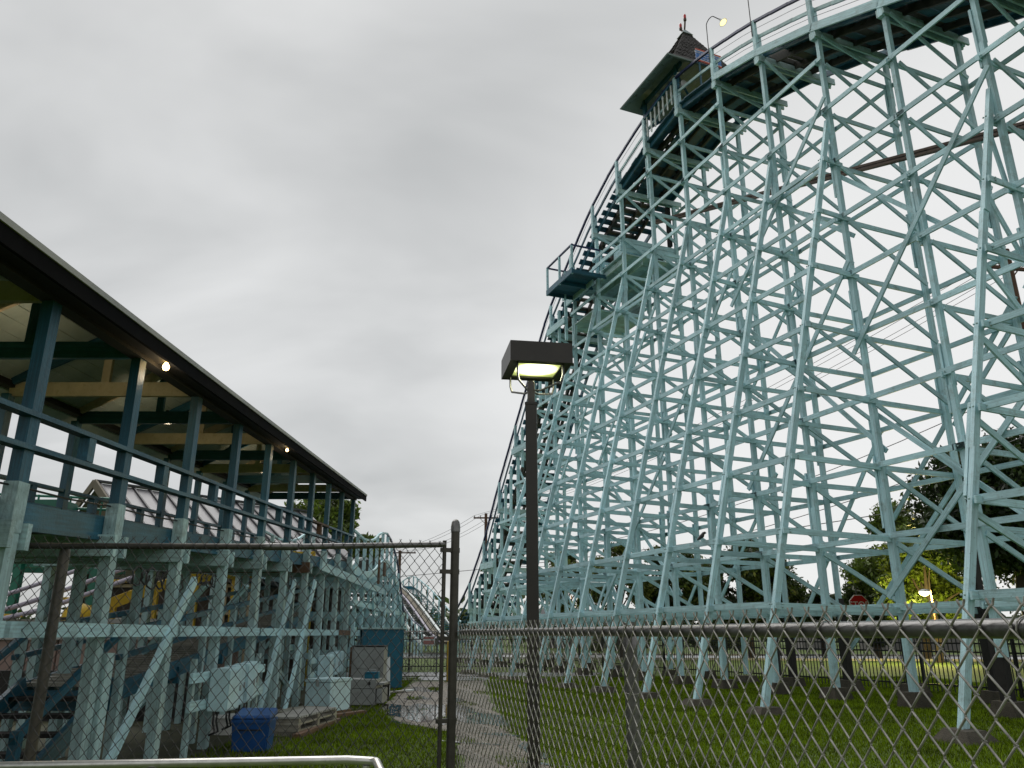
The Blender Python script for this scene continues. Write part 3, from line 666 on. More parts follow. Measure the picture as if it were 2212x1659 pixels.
# ------------------------------------------------------------------ covered station track on the left
p0 = Vector((-3.5, 8.5, 0)); sdv = Vector((-.03, 1, 0)).normalized(); G = .055
def Q(t, o, z): return p0+sdv*t+Vector((-o, 0, 0))+Vector((0, 0, z))
st = thing('coaster_station', 'roofed timber track deck with dark blue posts and shingled gable roof', 'station', Q(0, 0, 0))
XS = Vector((1, 0, 0))
TS = [-6.17, -4.69]+[-3.2+1.48*i for i in range(10)]
T1 = TS[-1]
SW = 2.1
def gz(t): return G*t
for i, t in enumerate(TS):
    j = gz(t)
    zc = 2.42+j                                        # where the blue upper post meets the pale lower one
    for o in (0, SW):
        beam('upper_post', Q(t, o, zc), Q(t, o, 3.80+j), .085, .115, 'blue', st, XS)
        beam('lower_post', Q(t, o, -.1), Q(t, o, 2.1+j), .092, .115, 'paint_old', st, XS)
        beam('post_collar', Q(t, o, 2.1+j-.02), Q(t, o, zc), .105, .13, 'paint_old', st, XS)
    beam('lower_post', Q(t+.35, 1.15, -.1), Q(t+.35, 1.15, 1.97+j), .085, .11, 'paint_old', st, XS)
    # doubled cross beams under the deck
    for dt in (-.10, .10):
        beam('cross_beam', Q(t+dt, -.09, 2.06+j), Q(t+dt, SW+.15, 2.06+j), .05, .18, 'brownwood' if i == 8 and dt < 0 else 'paint_old', st, sdv)
    # roof ties and rafters
    beam('tie_beam', Q(t+.02, .0, 3.86+j), Q(t+.02, SW, 3.86+j), .05, .16, 'cream' if i % 2 == 0 else 'blue', st, sdv)  # alternate cream ties hold the warm lamplight in their colour
    beam('king_post', Q(t+.02, 1.05, 3.94+j), Q(t+.02, 1.05, 4.42+j), .09, .05, 'cream' if i % 2 == 0 else 'blue', st, XS)
    for a, b_ in ((0.05, 1.05), (SW-.05, 1.05)):
        beam('rafter', Q(t-.06, a, 3.95+j), Q(t-.06, b_, 4.44+j), .045, .12, 'cream' if i % 2 else 'blue', st, sdv)
# rails on both sides with spacer blocks
for o in (-.02, SW+.02):
    for a, b_ in zip(TS[:-1], TS[1:]):
        for z in (2.66, 2.425):
            beam('guard_rail', Q(a-.02, o, z+gz(a)+.24-.0), Q(b_+.02, o, z+gz(b_)+.24), .10, .036, 'brownwood' if (o < 0 and z > 2.6 and abs(a-5.68) < .1) else 'blue', st, XS)
        tm_ = (a+b_)/2+.05
        beam('rail_block', Q(tm_, o, 2.69+gz(tm_)), Q(tm_, o, 2.885+gz(tm_)), .085, .10, 'brownwood' if (o < 0 and abs(a-5.68) < .1) else 'blue', st, XS)
# deck: side stringers, planks, track rails
for a, b_ in zip(TS[:-1], TS[1:]):
    for o in (.09, SW-.09):
        beam('deck_stringer', Q(a-.01, o, 2.22+gz(a)), Q(b_+.01, o, 2.22+gz(b_)), .06, .17, 'blue', st, XS)
        beam('deck_stringer', Q(a-.01, o-.02, 2.125+gz(a)), Q(b_+.01, o-.02, 2.125+gz(b_)), .06, .03, 'blue', st, XS)
    tube('safety_cable', [Q(a, .02, 2.40+gz(a)), Q((a+b_)/2, .02, 2.385+gz((a+b_)/2)), Q(b_, .02, 2.40+gz(b_))], .008, 'cable', st, 5)
t = TS[0]
npk = 0
while t < T1+.2:
    beam('deck_plank', Q(t, .13, 2.18+gz(t)), Q(t, SW-.13, 2.18+gz(t)), .197, .04, 'tie', st, sdv); t += .2; npk += 1
for o in (.62, 1.48):
    beam('track_rail', Q(TS[0], o, 2.26+gz(TS[0])), Q(T1+.2, o, 2.26+gz(T1+.2)), .09, .12, 'tie', st, XS)
# ledger at chest height, top cap pipe, mid-height bracing
for a, b_ in zip(TS[:-1], TS[1:]):
    beam('ledger', Q(a-.03, -.1, 1.28), Q(b_+.03, -.1, 1.28), .045, .105, 'brownwood' if abs(a-T1+1.48) < .1 else 'paint', st, XS)
    beam('ledger', Q(a-.03, SW+.1, 1.28), Q(b_+.03, SW+.1, 1.28), .045, .105, 'paint_old', st, XS)
for ta, za, tb, zb in ((0.0, 1.8, -1.45, .22), (4.42, 2.07, 3.0, .25), (5.95, 2.17, 4.45, .12)):
    beam('raking_brace', Q(ta, -.13, za), Q(tb, -.13, zb), .045, .09, 'paint', st, XS)
for ta in (2.96, 7.4, 1.3):
    beam('raking_brace', Q(ta, .2, 1.75+gz(ta)), Q(ta+.7, 1.9, .1), .09, .05, 'paint', st, sdv)
for ta in (2.5, 4.1, 5.6):
    beam('low_brace', Q(ta, .3, .62), Q(ta+1.6, .35, .12), .045, .13, 'paint_old', st, XS)
beam('post_ply', Q(TS[3]+.13, -.03, -.1), Q(TS[3]+.13, -.03, 1.1), .12, .12, 'paint_old', st, XS)
# roof: gable slabs with shingle courses, fascia, soffit boards, ridge
ta, tb = TS[0]-.4, T1+.22
ez = 3.88
for sgn, oe in ((1, -.24), (-1, SW+.24)):
    oi = 1.05; zr = 4.62
    v = [Q(ta, oe, ez+gz(ta)), Q(tb, oe, ez+gz(tb)), Q(tb, oi, zr+gz(tb)), Q(ta, oi, zr+gz(ta))]
    v2 = [a-Vector((0, 0, .05)) for a in v]
    mesh_obj('roof_slope', v+v2, [(0, 1, 2, 3), (4, 7, 6, 5), (0, 4, 5, 1), (1, 5, 6, 2), (2, 6, 7, 3), (3, 7, 4, 0)], 'shingle', st)
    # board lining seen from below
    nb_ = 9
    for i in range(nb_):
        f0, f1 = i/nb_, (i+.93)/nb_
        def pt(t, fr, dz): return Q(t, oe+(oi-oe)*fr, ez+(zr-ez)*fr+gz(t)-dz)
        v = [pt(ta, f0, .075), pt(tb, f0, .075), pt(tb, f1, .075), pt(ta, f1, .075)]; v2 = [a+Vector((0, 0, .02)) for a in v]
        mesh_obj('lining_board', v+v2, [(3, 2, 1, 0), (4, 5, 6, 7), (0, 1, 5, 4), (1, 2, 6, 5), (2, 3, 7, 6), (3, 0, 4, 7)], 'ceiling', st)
    # shingle courses at the edge, and rows of tabs along the lowest course
    for i in range(6):
        f0, f1 = i/6, (i+1.05)/6
        def pt(t, fr, dz): return Q(t, oe+(oi-oe)*fr, ez+(zr-ez)*fr+gz(t)+dz)
        mb = MB(); n = 52
        for q in range(n):
            a, b_ = ta+(tb-ta)*(q+.03)/n, ta+(tb-ta)*(q+.97)/n; h = .022+J(.006)
            v = [pt(a, f0-.02, h), pt(b_, f0-.02, h), pt(b_, f1, .006), pt(a, f1, .006)]; v2 = [x-Vector((0, 0, .02)) for x in v]
            mb.add(v+v2, [(0, 1, 2, 3), (4, 7, 6, 5), (0, 4, 5, 1), (1, 5, 6, 2), (2, 6, 7, 3), (3, 7, 4, 0)])
        mb.build('shingle_course', 'shingle', st)
    beam('fascia', Q(ta, oe+(-.02 if sgn > 0 else .02), ez-(.065 if sgn > 0 else 0)+gz(ta)), Q(tb, oe+(-.02 if sgn > 0 else .02), ez-(.065 if sgn > 0 else 0)+gz(tb)), .03, .13 if sgn > 0 else .06, 'pitch', st, XS)
    beam('drip_edge', Q(ta, oe+(-.042 if sgn > 0 else .042), ez+.012+gz(ta)), Q(tb, oe+(-.042 if sgn > 0 else .042), ez+.012+gz(tb)), .014, .045, 'siding', st, XS)
    op = 0 if sgn > 0 else SW
    beam('plate_beam', Q(ta+.2, op, (3.84 if sgn > 0 else 3.91)+gz(ta+.2)), Q(tb-.1, op, (3.84 if sgn > 0 else 3.91)+gz(tb-.1)), .12, .16 if sgn > 0 else .07, 'tar', st, XS)
    if sgn < 0: continue
    oa, ob = (oe+.0, op-.06) if sgn > 0 else (op+.06, oe)
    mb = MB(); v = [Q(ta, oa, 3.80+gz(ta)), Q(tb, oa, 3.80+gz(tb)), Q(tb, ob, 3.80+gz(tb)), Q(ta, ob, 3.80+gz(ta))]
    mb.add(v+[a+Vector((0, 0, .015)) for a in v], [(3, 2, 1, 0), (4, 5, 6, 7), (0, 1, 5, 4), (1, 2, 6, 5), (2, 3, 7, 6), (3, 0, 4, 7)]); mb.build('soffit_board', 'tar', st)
beam('ridge_cap', Q(ta, 1.05, 4.66+gz(ta)), Q(tb, 1.05, 4.66+gz(tb)), .16, .04, 'shingle', st, XS)
# service ramp, stair and its blue boards under the deck
rm = thing('service_ramp', 'weathered plank ramp with blue side boards rising under the station deck', 'ramp', Q(0, .9, 0))
def rz(t): return .83+.105*t
t = -.4
while t < 8:
    beam('plank', Q(t, .35, rz(t)), Q(t, 1.25, rz(t)), .17, .035, 'wood', rm, sdv); t += .18
for o in (.33, 1.27): beam('side_board', Q(-.5, o, rz(-.5)-.06), Q(8, o, rz(8)-.06), .04, .17, 'blue', rm, XS)
for o in (.3, 1.3):
    beam('handrail', Q(-.6, o, rz(-.6)+.5), Q(8, o, rz(8)+.5), .05, .06, 'blue', rm, XS)
    beam('mid_rail', Q(-.6, o, rz(-.6)+.27), Q(8, o, rz(8)+.27), .04, .05, 'blue', rm, XS)
    for t in np.arange(-.5, 8, 1.1): beam('rail_post', Q(t, o, 0), Q(t, o, rz(t)+.5), .07, .07, 'paint_old', rm, XS)
for t in (-.5, 1.0, 2.5, 4.0, 5.6): beam('bearer', Q(t, .28, rz(t)-.13), Q(t, 1.32, rz(t)-.13), .05, .18, 'blue', rm, sdv)
sr = thing('stair', 'dark blue timber stair leading down from the ramp under the station', 'stairs', Q(-1.6, .9, 0))
for o in (.36, 1.2): beam('stringer', Q(-.5, o, .78), Q(-2.1, o, -.02), .045, .17, 'blue', sr, XS)
for i in range(6):
    f_ = (i+.5)/6; t = -.55-1.5*f_; z = .74-.76*f_
    beam('tread', Q(t, .36, z), Q(t, 1.2, z), .18, .035, 'tar', sr, sdv)
for o in (.33, 1.23): beam('handrail', Q(-.5, o, 1.28), Q(-2.1, o, .48), .045, .06, 'blue', sr, XS)
for o in (.33, 1.23): beam('newel', Q(-2.05, o, 0), Q(-2.05, o, .55), .07, .07, 'blue', sr, XS)
# cable loops slung under the deck
for n_, (t0_, nl, lb) in enumerate(((-1.1, 7, 'black cable loops hanging under the deck nearest the tall fence'), (.5, 6, 'black cable loops hanging between the second and third station posts'), (4.4, 5, 'black cable loops hanging under the far half of the station deck'))):
    mb = MB()
    for i in range(nl):
        c = Q(t0_+.11+.17*i+J(.02), .05, 1.86+gz(t0_)-.0); r_ = .085+J(.02)
        mb.tube([c+Vector((J(.01), r_*1.1*math.cos(a), r_*math.sin(a)-.03)) for a in np.linspace(.9, 2*math.pi+.9-.5, 14)], .009, 5)
    tag(mb.build('cable_loop', 'cable'), lb, 'cable', 'cable loops under the station')
# electrical boxes on two rails beside the station
for lb, t0_, t1_, n, z0_, z1_, o_, grp in (('a', .1, 2.6, 4, .47, .89, -.26, 1), ('b', 6.0, 8.4, 5, .50, .88, -.22, 2)):
    rk = thing('box_rack', 'pale teal rail rack carrying %s electrical boxes %s' % (('four', 'nearer the tall fence') if grp == 1 else ('five', 'farther along the station')), 'rack', Q(t0_, -.1, 0), 'racks of electrical boxes')
    for z in (z0_+.06, z1_-.08): beam('rail', Q(t0_, o_+.08, z), Q(t1_+.25, o_+.08, z), .035, .10, 'paint', rk, XS)
    for tt in (t0_+.15, t1_+.1): beam('upright', Q(tt, o_+.12, 0), Q(tt, o_+.12, 1.0), .05, .07, 'paint_old', rk, XS)
    ws = [.44, .36, .30, .30] if grp == 1 else [.40, .34, .34, .32, .32]
    tt = t0_+.5
    words = ['first', 'second', 'third', 'fourth', 'fifth']
    for i, w_ in enumerate(ws):
        dp = (.15, .09, .12, .07, .1)[i]
        e = thing('electrical_box', '%s pale blue electrical box from the camera on the %s rack' % (words[i], 'nearer' if grp == 1 else 'farther'), 'electrical box', Q(tt+w_/2, o_, z0_), 'electrical boxes beside the station')
        za, zb = z0_-.02+.012*i, z1_+.012*i
        mb = MB(); c0, c1 = Q(tt, o_-dp, za), Q(tt+w_-.03, o_+.04, zb)
        mb.box(min(c0.x, c1.x), max(c0.x, c1.x), c0.y, c1.y, za, zb); mb.build('housing', 'cab', e, bevel=.008)
        mb = MB(); mb.box(max(c0.x, c1.x)+.001, max(c0.x, c1.x)+.014, c0.y+.015, c1.y-.015, za+.015, zb-.02); mb.build('door', 'cab', e, bevel=.004)
        mb = MB(); mb.box(max(c0.x, c1.x)+.014, max(c0.x, c1.x)+.03, c1.y-.05, c1.y-.03, (za+zb)/2-.03, (za+zb)/2+.03); mb.build('latch', 'steel', e)
        mb = MB()
        for q in range(2): x_ = min(c0.x, c1.x)+.05; y_ = c0.y+.1+q*.1; mb.tube([(x_, y_, za), (x_, y_, za-.12), (x_+.02, y_+.03, za-.22), (x_-.05, y_+.05, za-.25)], .012, 5)
        mb.build('conduit', 'cable', e); tt += w_
# lamps under the station roof
M['warmbulb'] = emit('warm_bulb', (1.0, 0.66, 0.26), 14.0)
def bulb(lb, p, power, grp):
    t_ = thing('bulb_lamp', lb, 'lamp', p, grp)
    mb = MB(); mb.lathe([(.018, .06), (.03, .02), (.03, .0)], 10, Matrix.Translation(p)); smooth_by(mb.build('socket', 'black', t_))
    mb = MB(); sc_b = .55 if 'small' in lb else .9; mb.lathe([(.012*sc_b, 0), (.03*sc_b, -.03*sc_b), (.036*sc_b, -.055*sc_b), (.025*sc_b, -.08*sc_b), (.006*sc_b, -.09*sc_b)], 12, Matrix.Translation(p)); smooth_by(mb.build('bulb', 'warmbulb', t_))
    l = bpy.data.lights.new('bulb_light', 'POINT'); l.energy = power; l.color = (1.0, .80, .54); l.shadow_soft_size = .05
    lo = bpy.data.objects.new('bulb_light', l); C.objects.link(lo); lo.location = p+Vector((0, .05, -.13))
bulb('glowing warm bulb under the station eave beside the nearest full post', Q(-1.5, -.16, 3.80+gz(-1.5)), 1.6, 'station bulbs')
bulb('small glowing bulb under the middle of the station eave', Q(3.15, -.15, 3.79+gz(3.1)), .7, 'station bulbs')
bulb('added bulb hidden behind the tie beam inside the near end of the station roof', Q(TS[3]+.13, 1.0, 3.93+gz(TS[3])), 4.5, 'station bulbs')  # unseen bulbs added to warm the roof interior
bulb('added bulb hidden behind the tie beam inside the middle of the station roof', Q(TS[5]+.13, 1.0, 3.93+gz(TS[5])), 4.5, 'station bulbs')
bulb('added bulb hidden behind the tie beam inside the far end of the station roof', Q(TS[8]+.13, 1.0, 3.93+gz(TS[8])), 4.5, 'station bulbs')

# ------------------------------------------------------------------ hump of track beyond the station
hp = thing('track_hump', 'pale teal timber hump of track dropping away beyond the station end', 'roller coaster', Q(T1+1, 0, 0))
HZ = [(T1, 2.75), (11.8, 2.72), (13.5, 2.86), (14.8, 3.25), (16.35, 3.42), (17.7, 3.32), (19.4, 2.9), (20.4, 2.4), (22, 1.4), (23.2, .7)]
def hz(t): return float(np.interp(t, [a for a, b in HZ], [b for a, b in HZ]))
for t in np.arange(T1+.9, 22.8, 1.15):
    for o in (-.02, 1.1, SW):
        beam('post', Q(t, o, 0), Q(t, o, hz(t)+(.85 if o != 1.1 else -.2)), .08, .10, 'paint' if o < 0 else 'paint_old', hp, XS)
        if o < 0: beam('post_board', Q(t+.25, o, max(.1, hz(t)-.5)), Q(t+.25, o, hz(t)+.05), .05, .20, 'paint', hp, XS)
    for z in np.arange(.75, hz(t)-.3, .95):
        beam('cross_board', Q(t-.08, -.1, z), Q(t-.08, SW+.1, z), .04, .12, 'paint', hp, sdv)
    beam('cap_beam', Q(t, -.2, hz(t)-.2), Q(t, SW+.2, hz(t)-.2), .05, .18, 'paint', hp, sdv)
hs = [T1+.1, 11.8, 13.0, 13.8, 14.5, 15.2, 16.35, 17.2, 17.9, 18.7, 19.4, 20.4, 21.2, 22, 23]
for a, b_ in zip(hs[:-1], hs[1:]):
    for o in (-.04, SW+.04):
        beam('handrail', Q(a-.01, o, hz(a)+.86), Q(b_+.01, o, hz(b_)+.86), .06, .05, 'paint' if a < 16 else 'navy', hp, XS)
        beam('fascia_board', Q(a, o-.05, hz(a)-.05), Q(b_, o-.05, hz(b_)-.05), .05, .2, 'paint', hp, XS)
    for o in (.62, 1.48): beam('track_rail', Q(a-.02, o, hz(a)+.08), Q(b_+.02, o, hz(b_)+.08), .12, .10, 'palewhite', hp, XS)
for t in np.arange(T1+.3, 22.9, .42): beam('track_tie', Q(t, .1, hz(t)), Q(t, SW-.1, hz(t)), .14, .09, 'tie', hp, sdv)
beam('long_brace', Q(6.2, -.16, 2.45), Q(15.3, -.16, 2.44), .05, .16, 'paint', hp, XS)
for ta_, tb_ in ((13, 14.4), (16, 14.6), (18.5, 17.2), (20, 21.2)): beam('raking_brace', Q(ta_, -.18, 2.3), Q(tb_, -.18, .1), .05, .13, 'paint', hp, XS)
for z in (1.28, .62, 1.95): beam('ledger', Q(T1, -.12, z), Q(22, -.12, z), .05, .13, 'paint', hp, XS)
for z in (.9, 1.7): beam('ledger', Q(T1, SW+.1, z), Q(22, SW+.1, z), .05, .16, 'paint', hp, XS)
beam('patch_board', Q(15.4, -.14, 2.9), Q(15.4, -.14, 3.3), .05, .3, 'brownwood', hp, XS)
beam('patch_board', Q(14.2, -.14, 2.6), Q(14.2, -.14, 3.25), .05, .14, 'brownwood', hp, XS)

# ------------------------------------------------------------------ far hill seen head-on through the gate
fh = thing('coaster_hill', 'distant coaster hill with pale rails curving down toward the gate', 'roller coaster', (-6, 45, 0))
FP = [(-4.2, 50, .7), (-5.4, 55, 1.2), (-6.95, 60, 2.6), (-8.3, 64, 3.8), (-9.5, 67, 4.7), (-10.7, 71, 5.3), (-11.9, 74, 5.0), (-14, 78, 3.4)]
ys = np.arange(50, 78, .45)
def fpt(y):
    a = np.array(FP); return Vector((np.interp(y, a[:, 1], a[:, 0]), y, np.interp(y, a[:, 1], a[:, 2])))
# smooth the path a little
fps = [fpt(y) for y in ys]
for _ in range(6): fps = [fps[0]]+[(fps[i-1]+fps[i]*2+fps[i+1])/4 for i in range(1, len(fps)-1)]+[fps[-1]]
def fside(i):
    d = fps[min(i+1, len(fps)-1)]-fps[max(i-1, 0)]; d.z = 0; d.normalize(); return Vector((d.y, -d.x, 0))
def foff(i, o, z=0): return fps[i]+fside(i)*o+Vector((0, 0, z))
for i in range(len(fps)-1):
    for k_, (o, w, h, z, m) in enumerate(((-.75, .16, .09, .12, 'palewhite'), (-.12, .14, .09, .12, 'purple'), (.62, .16, .09, .12, 'palewhite'), (.25, .34, .05, .10, 'gable'), (-1.3, .07, .2, .0, 'palewhite'), (1.75, .08, .2, .05, 'palewhite'), (1.8, .07, .07, .95, 'paint'), (-1.35, .06, .06, .95, 'navy'))):
        b0, b1 = foff(i, o, z), foff(i+1, o, z)
        beam(['track_rail', 'chain_guide', 'track_rail', 'centre_plank', 'fascia_board', 'fascia_board', 'handrail', 'handrail'][k_], b0, b1, w, h, m, fh, fside(i))
    beam('track_tie', foff(i, -1.2), foff(i, 1.0), .14, .10, 'tie', fh)
    beam('step_board', foff(i, 1.0, .08), foff(i, 1.72, .08), .2, .04, 'shed', fh)
    if i % 4 == 0:
        for o in (-1.3, 1.77): beam('post', Vector((foff(i, o).x, foff(i, o).y, 0)), foff(i, o, .98), .11, .11, 'paint', fh)
        for z in np.arange(.8, fps[i].z-.2, 1.2): q0 = foff(i, -1.3); q1 = foff(i, 1.77); beam('cross_board', (q0.x, q0.y, z), (q1.x, q1.y, z), .05, .15, 'paint', fh)

# ------------------------------------------------------------------ chain-link fences
DI = .076      # diamond width
DZ = .047      # half its height
def wire_mesh(name, H, zoff, flip, r, m):
    """one zigzag wire of a chain-link fabric, knuckled at the bends, twisted barb on top"""
    pts = []; n = int(round(H/DZ)); sg = -1 if flip else 1
    for i in range(n+1):
        x = (DI/4+.003)*(1 if i % 2 == 0 else -1)*sg; z = i*DZ
        side = 1 if i % 2 == 0 else -1
        y = .0032*sg
        pts += [(x*.80, y*.5, z-DI*.05), (x, -y*.6, z), (x*.80, y*.5, z+DI*.05)]
    x_, y_, z_ = pts[-1]
    sx_ = 1 if x_ > 0 else -1
    pts = pts[:-1]+[(sx_*(DI/4+.004), -.003*sg, n*DZ+.006), (sx_*(DI/4+.008), -.002*sg, n*DZ+.013)]
    b = MB(); b.tube([Vector(p)+Vector((0, 0, zoff)) for p in pts], r, 5, False)
    me = bpy.data.meshes.new(name); me.from_pydata(b.v, [], b.f); me.materials.append(M[m])
    me.polygons.foreach_set('use_smooth', [True]*len(me.polygons))
    return me
def fence_wires(parent, a, b, z0, H, r, m, knot=True):
    a, b = Vector(a), Vector(b); L_ = (b-a).length; u = (b-a)/L_
    mt = Matrix((u, Vector((-u.y, u.x, 0)), Vector((0, 0, 1)))).transposed().to_4x4()
    ms = [wire_mesh('wire', H, z0, fl, r, m) for fl in (0, 1)]
    n = int(L_/(DI/2)); 
    for i in range(n+1):
        mw = mt.copy(); p = a+u*(i*DI/2); mw.translation = p
        link(bpy.data.objects.new('wire', ms[i % 2]), parent, mw @ Matrix.Rotation(J(.0006), 4, 'Y'))
        
# low fence on the right
F0, F1 = Vector((-.37, 6.08, 0)), Vector((1.086, 1.73, 0))
fu = (F1-F0).normalized(); fn = Vector((fu.y, -fu.x, 0))
if fn.dot(Vector((-1, 0, 0))) < 0: fn = -fn               # side facing the camera is -x
lf = thing('chain_link_fence', 'low chain link fence with round top rail running close on the right', 'fence', F0)
E1 = F1+fu*.75
RZ = 1.262
tube('top_rail', [F0+Vector((0, 0, RZ)), F0.lerp(E1, .5)+Vector((0, 0, RZ)), E1+Vector((0, 0, RZ))], .0215, 'galv', lf, 18)
nH = int((RZ+.035)/DZ)*DZ
fence_wires(lf, F0+fn*.027, E1+fn*.027, RZ+.050-nH, nH, .0029, 'wire')
# post of the low fence behind the mesh
pp = None
best = 9
for q in np.linspace(0, 1, 400):
    p = F0.lerp(E1, q); u_ = 1106+1680*p.x/(p.y*math.cos(R(17.834)))
    if abs(u_-1352) < best: best = abs(u_-1352); pp = p
pp = pp-fn*.02
mb = MB(); mb.lathe([(.030, -.2), (.030, RZ-.055)], 18, Matrix.Translation(pp)); smooth_by(mb.build('line_post', 'galv', lf))
mb = MB(); mb.lathe([(.033, RZ-.075), (.033, RZ-.03), (.026, RZ-.015), (.022, RZ+.0)], 18, Matrix.Translation(pp)); smooth_by(mb.build('post_cap', 'galv', lf))
for z in (1.02, .62, .3):
    mb = MB(); mb.tube([pp+Vector((.034*math.cos(a), .034*math.sin(a), z+.01*math.sin(a))) for a in np.linspace(0, 6.28, 13)], .002, 5); mb.build('tie_wire', 'wire', lf)
for q in np.arange(.25, 5.2, .62):
    c = F0+fu*q+Vector((0, 0, RZ)); mb = MB()
    fr = Matrix((fu, Vector((0, 0, 1)), fn)).transposed()
    mb.tube([c+fr @ Vector((.004*a, .025*math.sin(a), .025*math.cos(a))) for a in np.linspace(-2.6, 3.0, 15)]+[c+fn*.03+fu*.03+Vector((0, 0, .035))], .002, 5); mb.build('tie_wire', 'wire', lf)
# tall fence on the left with its gate leaf and gate post
L0, L1 = Vector((-5.2, 5.42, 0)), Vector((-1.62, 5.55, 0))
G1 = Vector((-.435, 6.05, 0))
tf = thing('chain_link_fence', 'tall chain link fence across the left in front of the station', 'fence', L1)
TZ = 1.835
tube('top_rail', [L0+Vector((0, 0, TZ)), L1+Vector((0, 0, TZ))], .021, 'galvdark', tf, 14)
nT = int((TZ+.03)/DZ)*DZ
Lu = (L1-L0).normalized(); Ln = Vector((Lu.y, -Lu.x, 0))
fence_wires(tf, L0+Ln*.026+Vector((0, 0, 0)), L1+Ln*.026, TZ+.052-nT, nT, .0023, 'wiredark')
for x_, nm in ((-3.13, 'line_post'), (-1.66, 'line_post')):
    fy = L0.y+(L1.y-L0.y)*(x_-L0.x)/(L1.x-L0.x)+.05
    if nm == 'line_post' and x_ < -2:
        mb = MB(); mb.lathe([(.036, -.2), (.036, TZ-.05), (.03, TZ-.01)], 16, Matrix.Translation((x_, fy, 0))); smooth_by(mb.build('line_post', 'brownpost', tf))
mb = MB(); mb.lathe([(.025, TZ-.12), (.025, TZ+.12)], 12, Matrix.Translation(L1+Vector((0, 0, 0))) @ Matrix.Translation((0, 0, TZ)) @ Matrix.Rotation(R(90), 4, 'Y') @ Matrix.Translation((0, 0, -TZ))); smooth_by(mb.build('rail_sleeve', 'galv', tf))
gl = thing('gate_leaf', 'chain link gate leaf hinged to the round post beside the tall fence', 'gate', G1)
GZ0, GZ1 = TZ, TZ+.045
Ga, Gb = L1+Vector((.03, .01, 0)), G1-(G1-L1).normalized()*.085
Gu = (Gb-Ga).normalized(); Gn = Vector((Gu.y, -Gu.x, 0))
tube('top_rail', [Ga+Vector((0, 0, GZ0)), Gb+Vector((0, 0, GZ1+.02))], .021, 'galv', gl, 14)
tube('stile', [Gb+Vector((0, 0, .1)), Gb+Vector((0, 0, GZ1+.05))], .015, 'galvdark', gl, 10)
fence_wires(gl, Ga+Gn*.026, Gb+Gn*.026, TZ+.075-nT, nT, .0023, 'wiredark')
gpst = thing('gate_post', 'thick round steel gate post with domed cap where the fences meet', 'post', G1)
mb = MB(); mb.lathe([(.0325, -.2), (.0325, 2.02)], 20, Matrix.Translation(G1)); smooth_by(mb.build('shaft', 'galvdark', gpst))
mb = MB(); mb.lathe([(.036, 2.0), (.036, 2.045), (.034, 2.05), (.030, 2.075), (.018, 2.092), (.004, 2.097)], 20, Matrix.Translation(G1)); smooth_by(mb.build('dome_cap', 'galv', gpst))
for z in (1.86, 1.70, 1.22, .66, .3):
    mb = MB(); mb.lathe([(.0365, z-.018), (.0365, z+.018)], 16, Matrix.Translation(G1)); mb.beam(G1+Vector((0, 0, z)), Gb-Gu*.03+Vector((0, 0, z)), .03, .03); mb.build('hinge_band', 'galvdark', gpst)
# foreground handrail
hr = thing('handrail', 'wet aluminium pipe handrail across the bottom left foreground', 'handrail', (-1, 3.9, 0))
hy, hzz = 3.9, .705
ptsr = [(-3.2, hy-.04, hzz-.035), (-.75, hy+.0, hzz)]+[(-.655+.05*math.sin(a), hy-.02-.05*(1-math.cos(a)), hzz-.002) for a in np.linspace(0.2, 1.2, 5)]+[(-.50, hy-.28, hzz-.10)]
tube('rail', ptsr, .0185, 'alum', hr, 16)
tube('post', [(-1.63, hy-.02, hzz-.03), (-1.63, hy-.02, -.1)], .0165, 'alum', hr, 14); tube('post', [(-.66, hy-.02, hzz-.02), (-.66, hy-.02, -.1)], .0165, 'alum', hr, 14)

# ------------------------------------------------------------------ area lamp post
lpx, lpy = .18, 7.0
lp = thing('lamp_post', 'square bronze lamp post with lit shoebox head behind the low fence', 'street lamp', (lpx, lpy, 0))
rot = Matrix.Translation((lpx, lpy, 0)) @ Matrix.Rotation(R(-4), 4, 'Z')
def lbox(name, x0, x1, y0, y1, z0, z1, m, bev=.004):
    b = MB(); b.box(x0, x1, y0, y1, z0, z1); b.v = [tuple(rot @ Vector(p)) for p in b.v]; return b.build(name, m, lp, bevel=bev)
lbox('pole', -.052, .052, -.052, .052, -.1, 3.30, 'bronze'); lbox('pole_collar', -.058, .058, -.058, .058, 3.285, 3.312, 'bronze')
mb = MB(); mb.lathe([(.036, 3.30), (.036, 3.515), (.03, 3.525)], 16, rot); smooth_by(mb.build('tenon', 'galvdark', lp))
HS = .30; h0, h1 = 3.70, 3.90
hrot = rot @ Matrix.Translation((.04, .22, 0)) @ Matrix.Rotation(R(13), 4, 'Z')
def hbox(name, x0, x1, y0, y1, z0, z1, m, bev=0):
    b = MB(); b.box(x0, x1, y0, y1, z0, z1); b.v = [tuple(hrot @ Vector(p)) for p in b.v]; return b.build(name, m, lp, bevel=bev)
hbox('housing_side', -HS, HS, -HS, -HS+.02, h0, h1, 'bronze'); hbox('housing_side', -HS, HS, HS-.02, HS, h0, h1, 'bronze')
hbox('housing_side', -HS, -HS+.02, -HS+.02, HS-.02, h0, h1, 'bronze'); hbox('housing_side', HS-.02, HS, -HS+.02, HS-.02, h0, h1, 'bronze')
hbox('housing_top', -HS+.02, HS-.02, -HS+.02, HS-.02, h1-.02, h1-.002, 'bronze')
for x0, x1, y0, y1 in ((-HS+.02, HS-.02, -HS+.02, -HS+.09), (-HS+.02, HS-.02, HS-.09, HS-.02), (-HS+.02, -HS+.09, -HS+.09, HS-.09), (HS-.09, HS-.02, -HS+.09, HS-.09)):
    hbox('lens_frame', x0, x1, y0, y1, h0+.004, h0+.02, 'bronze')
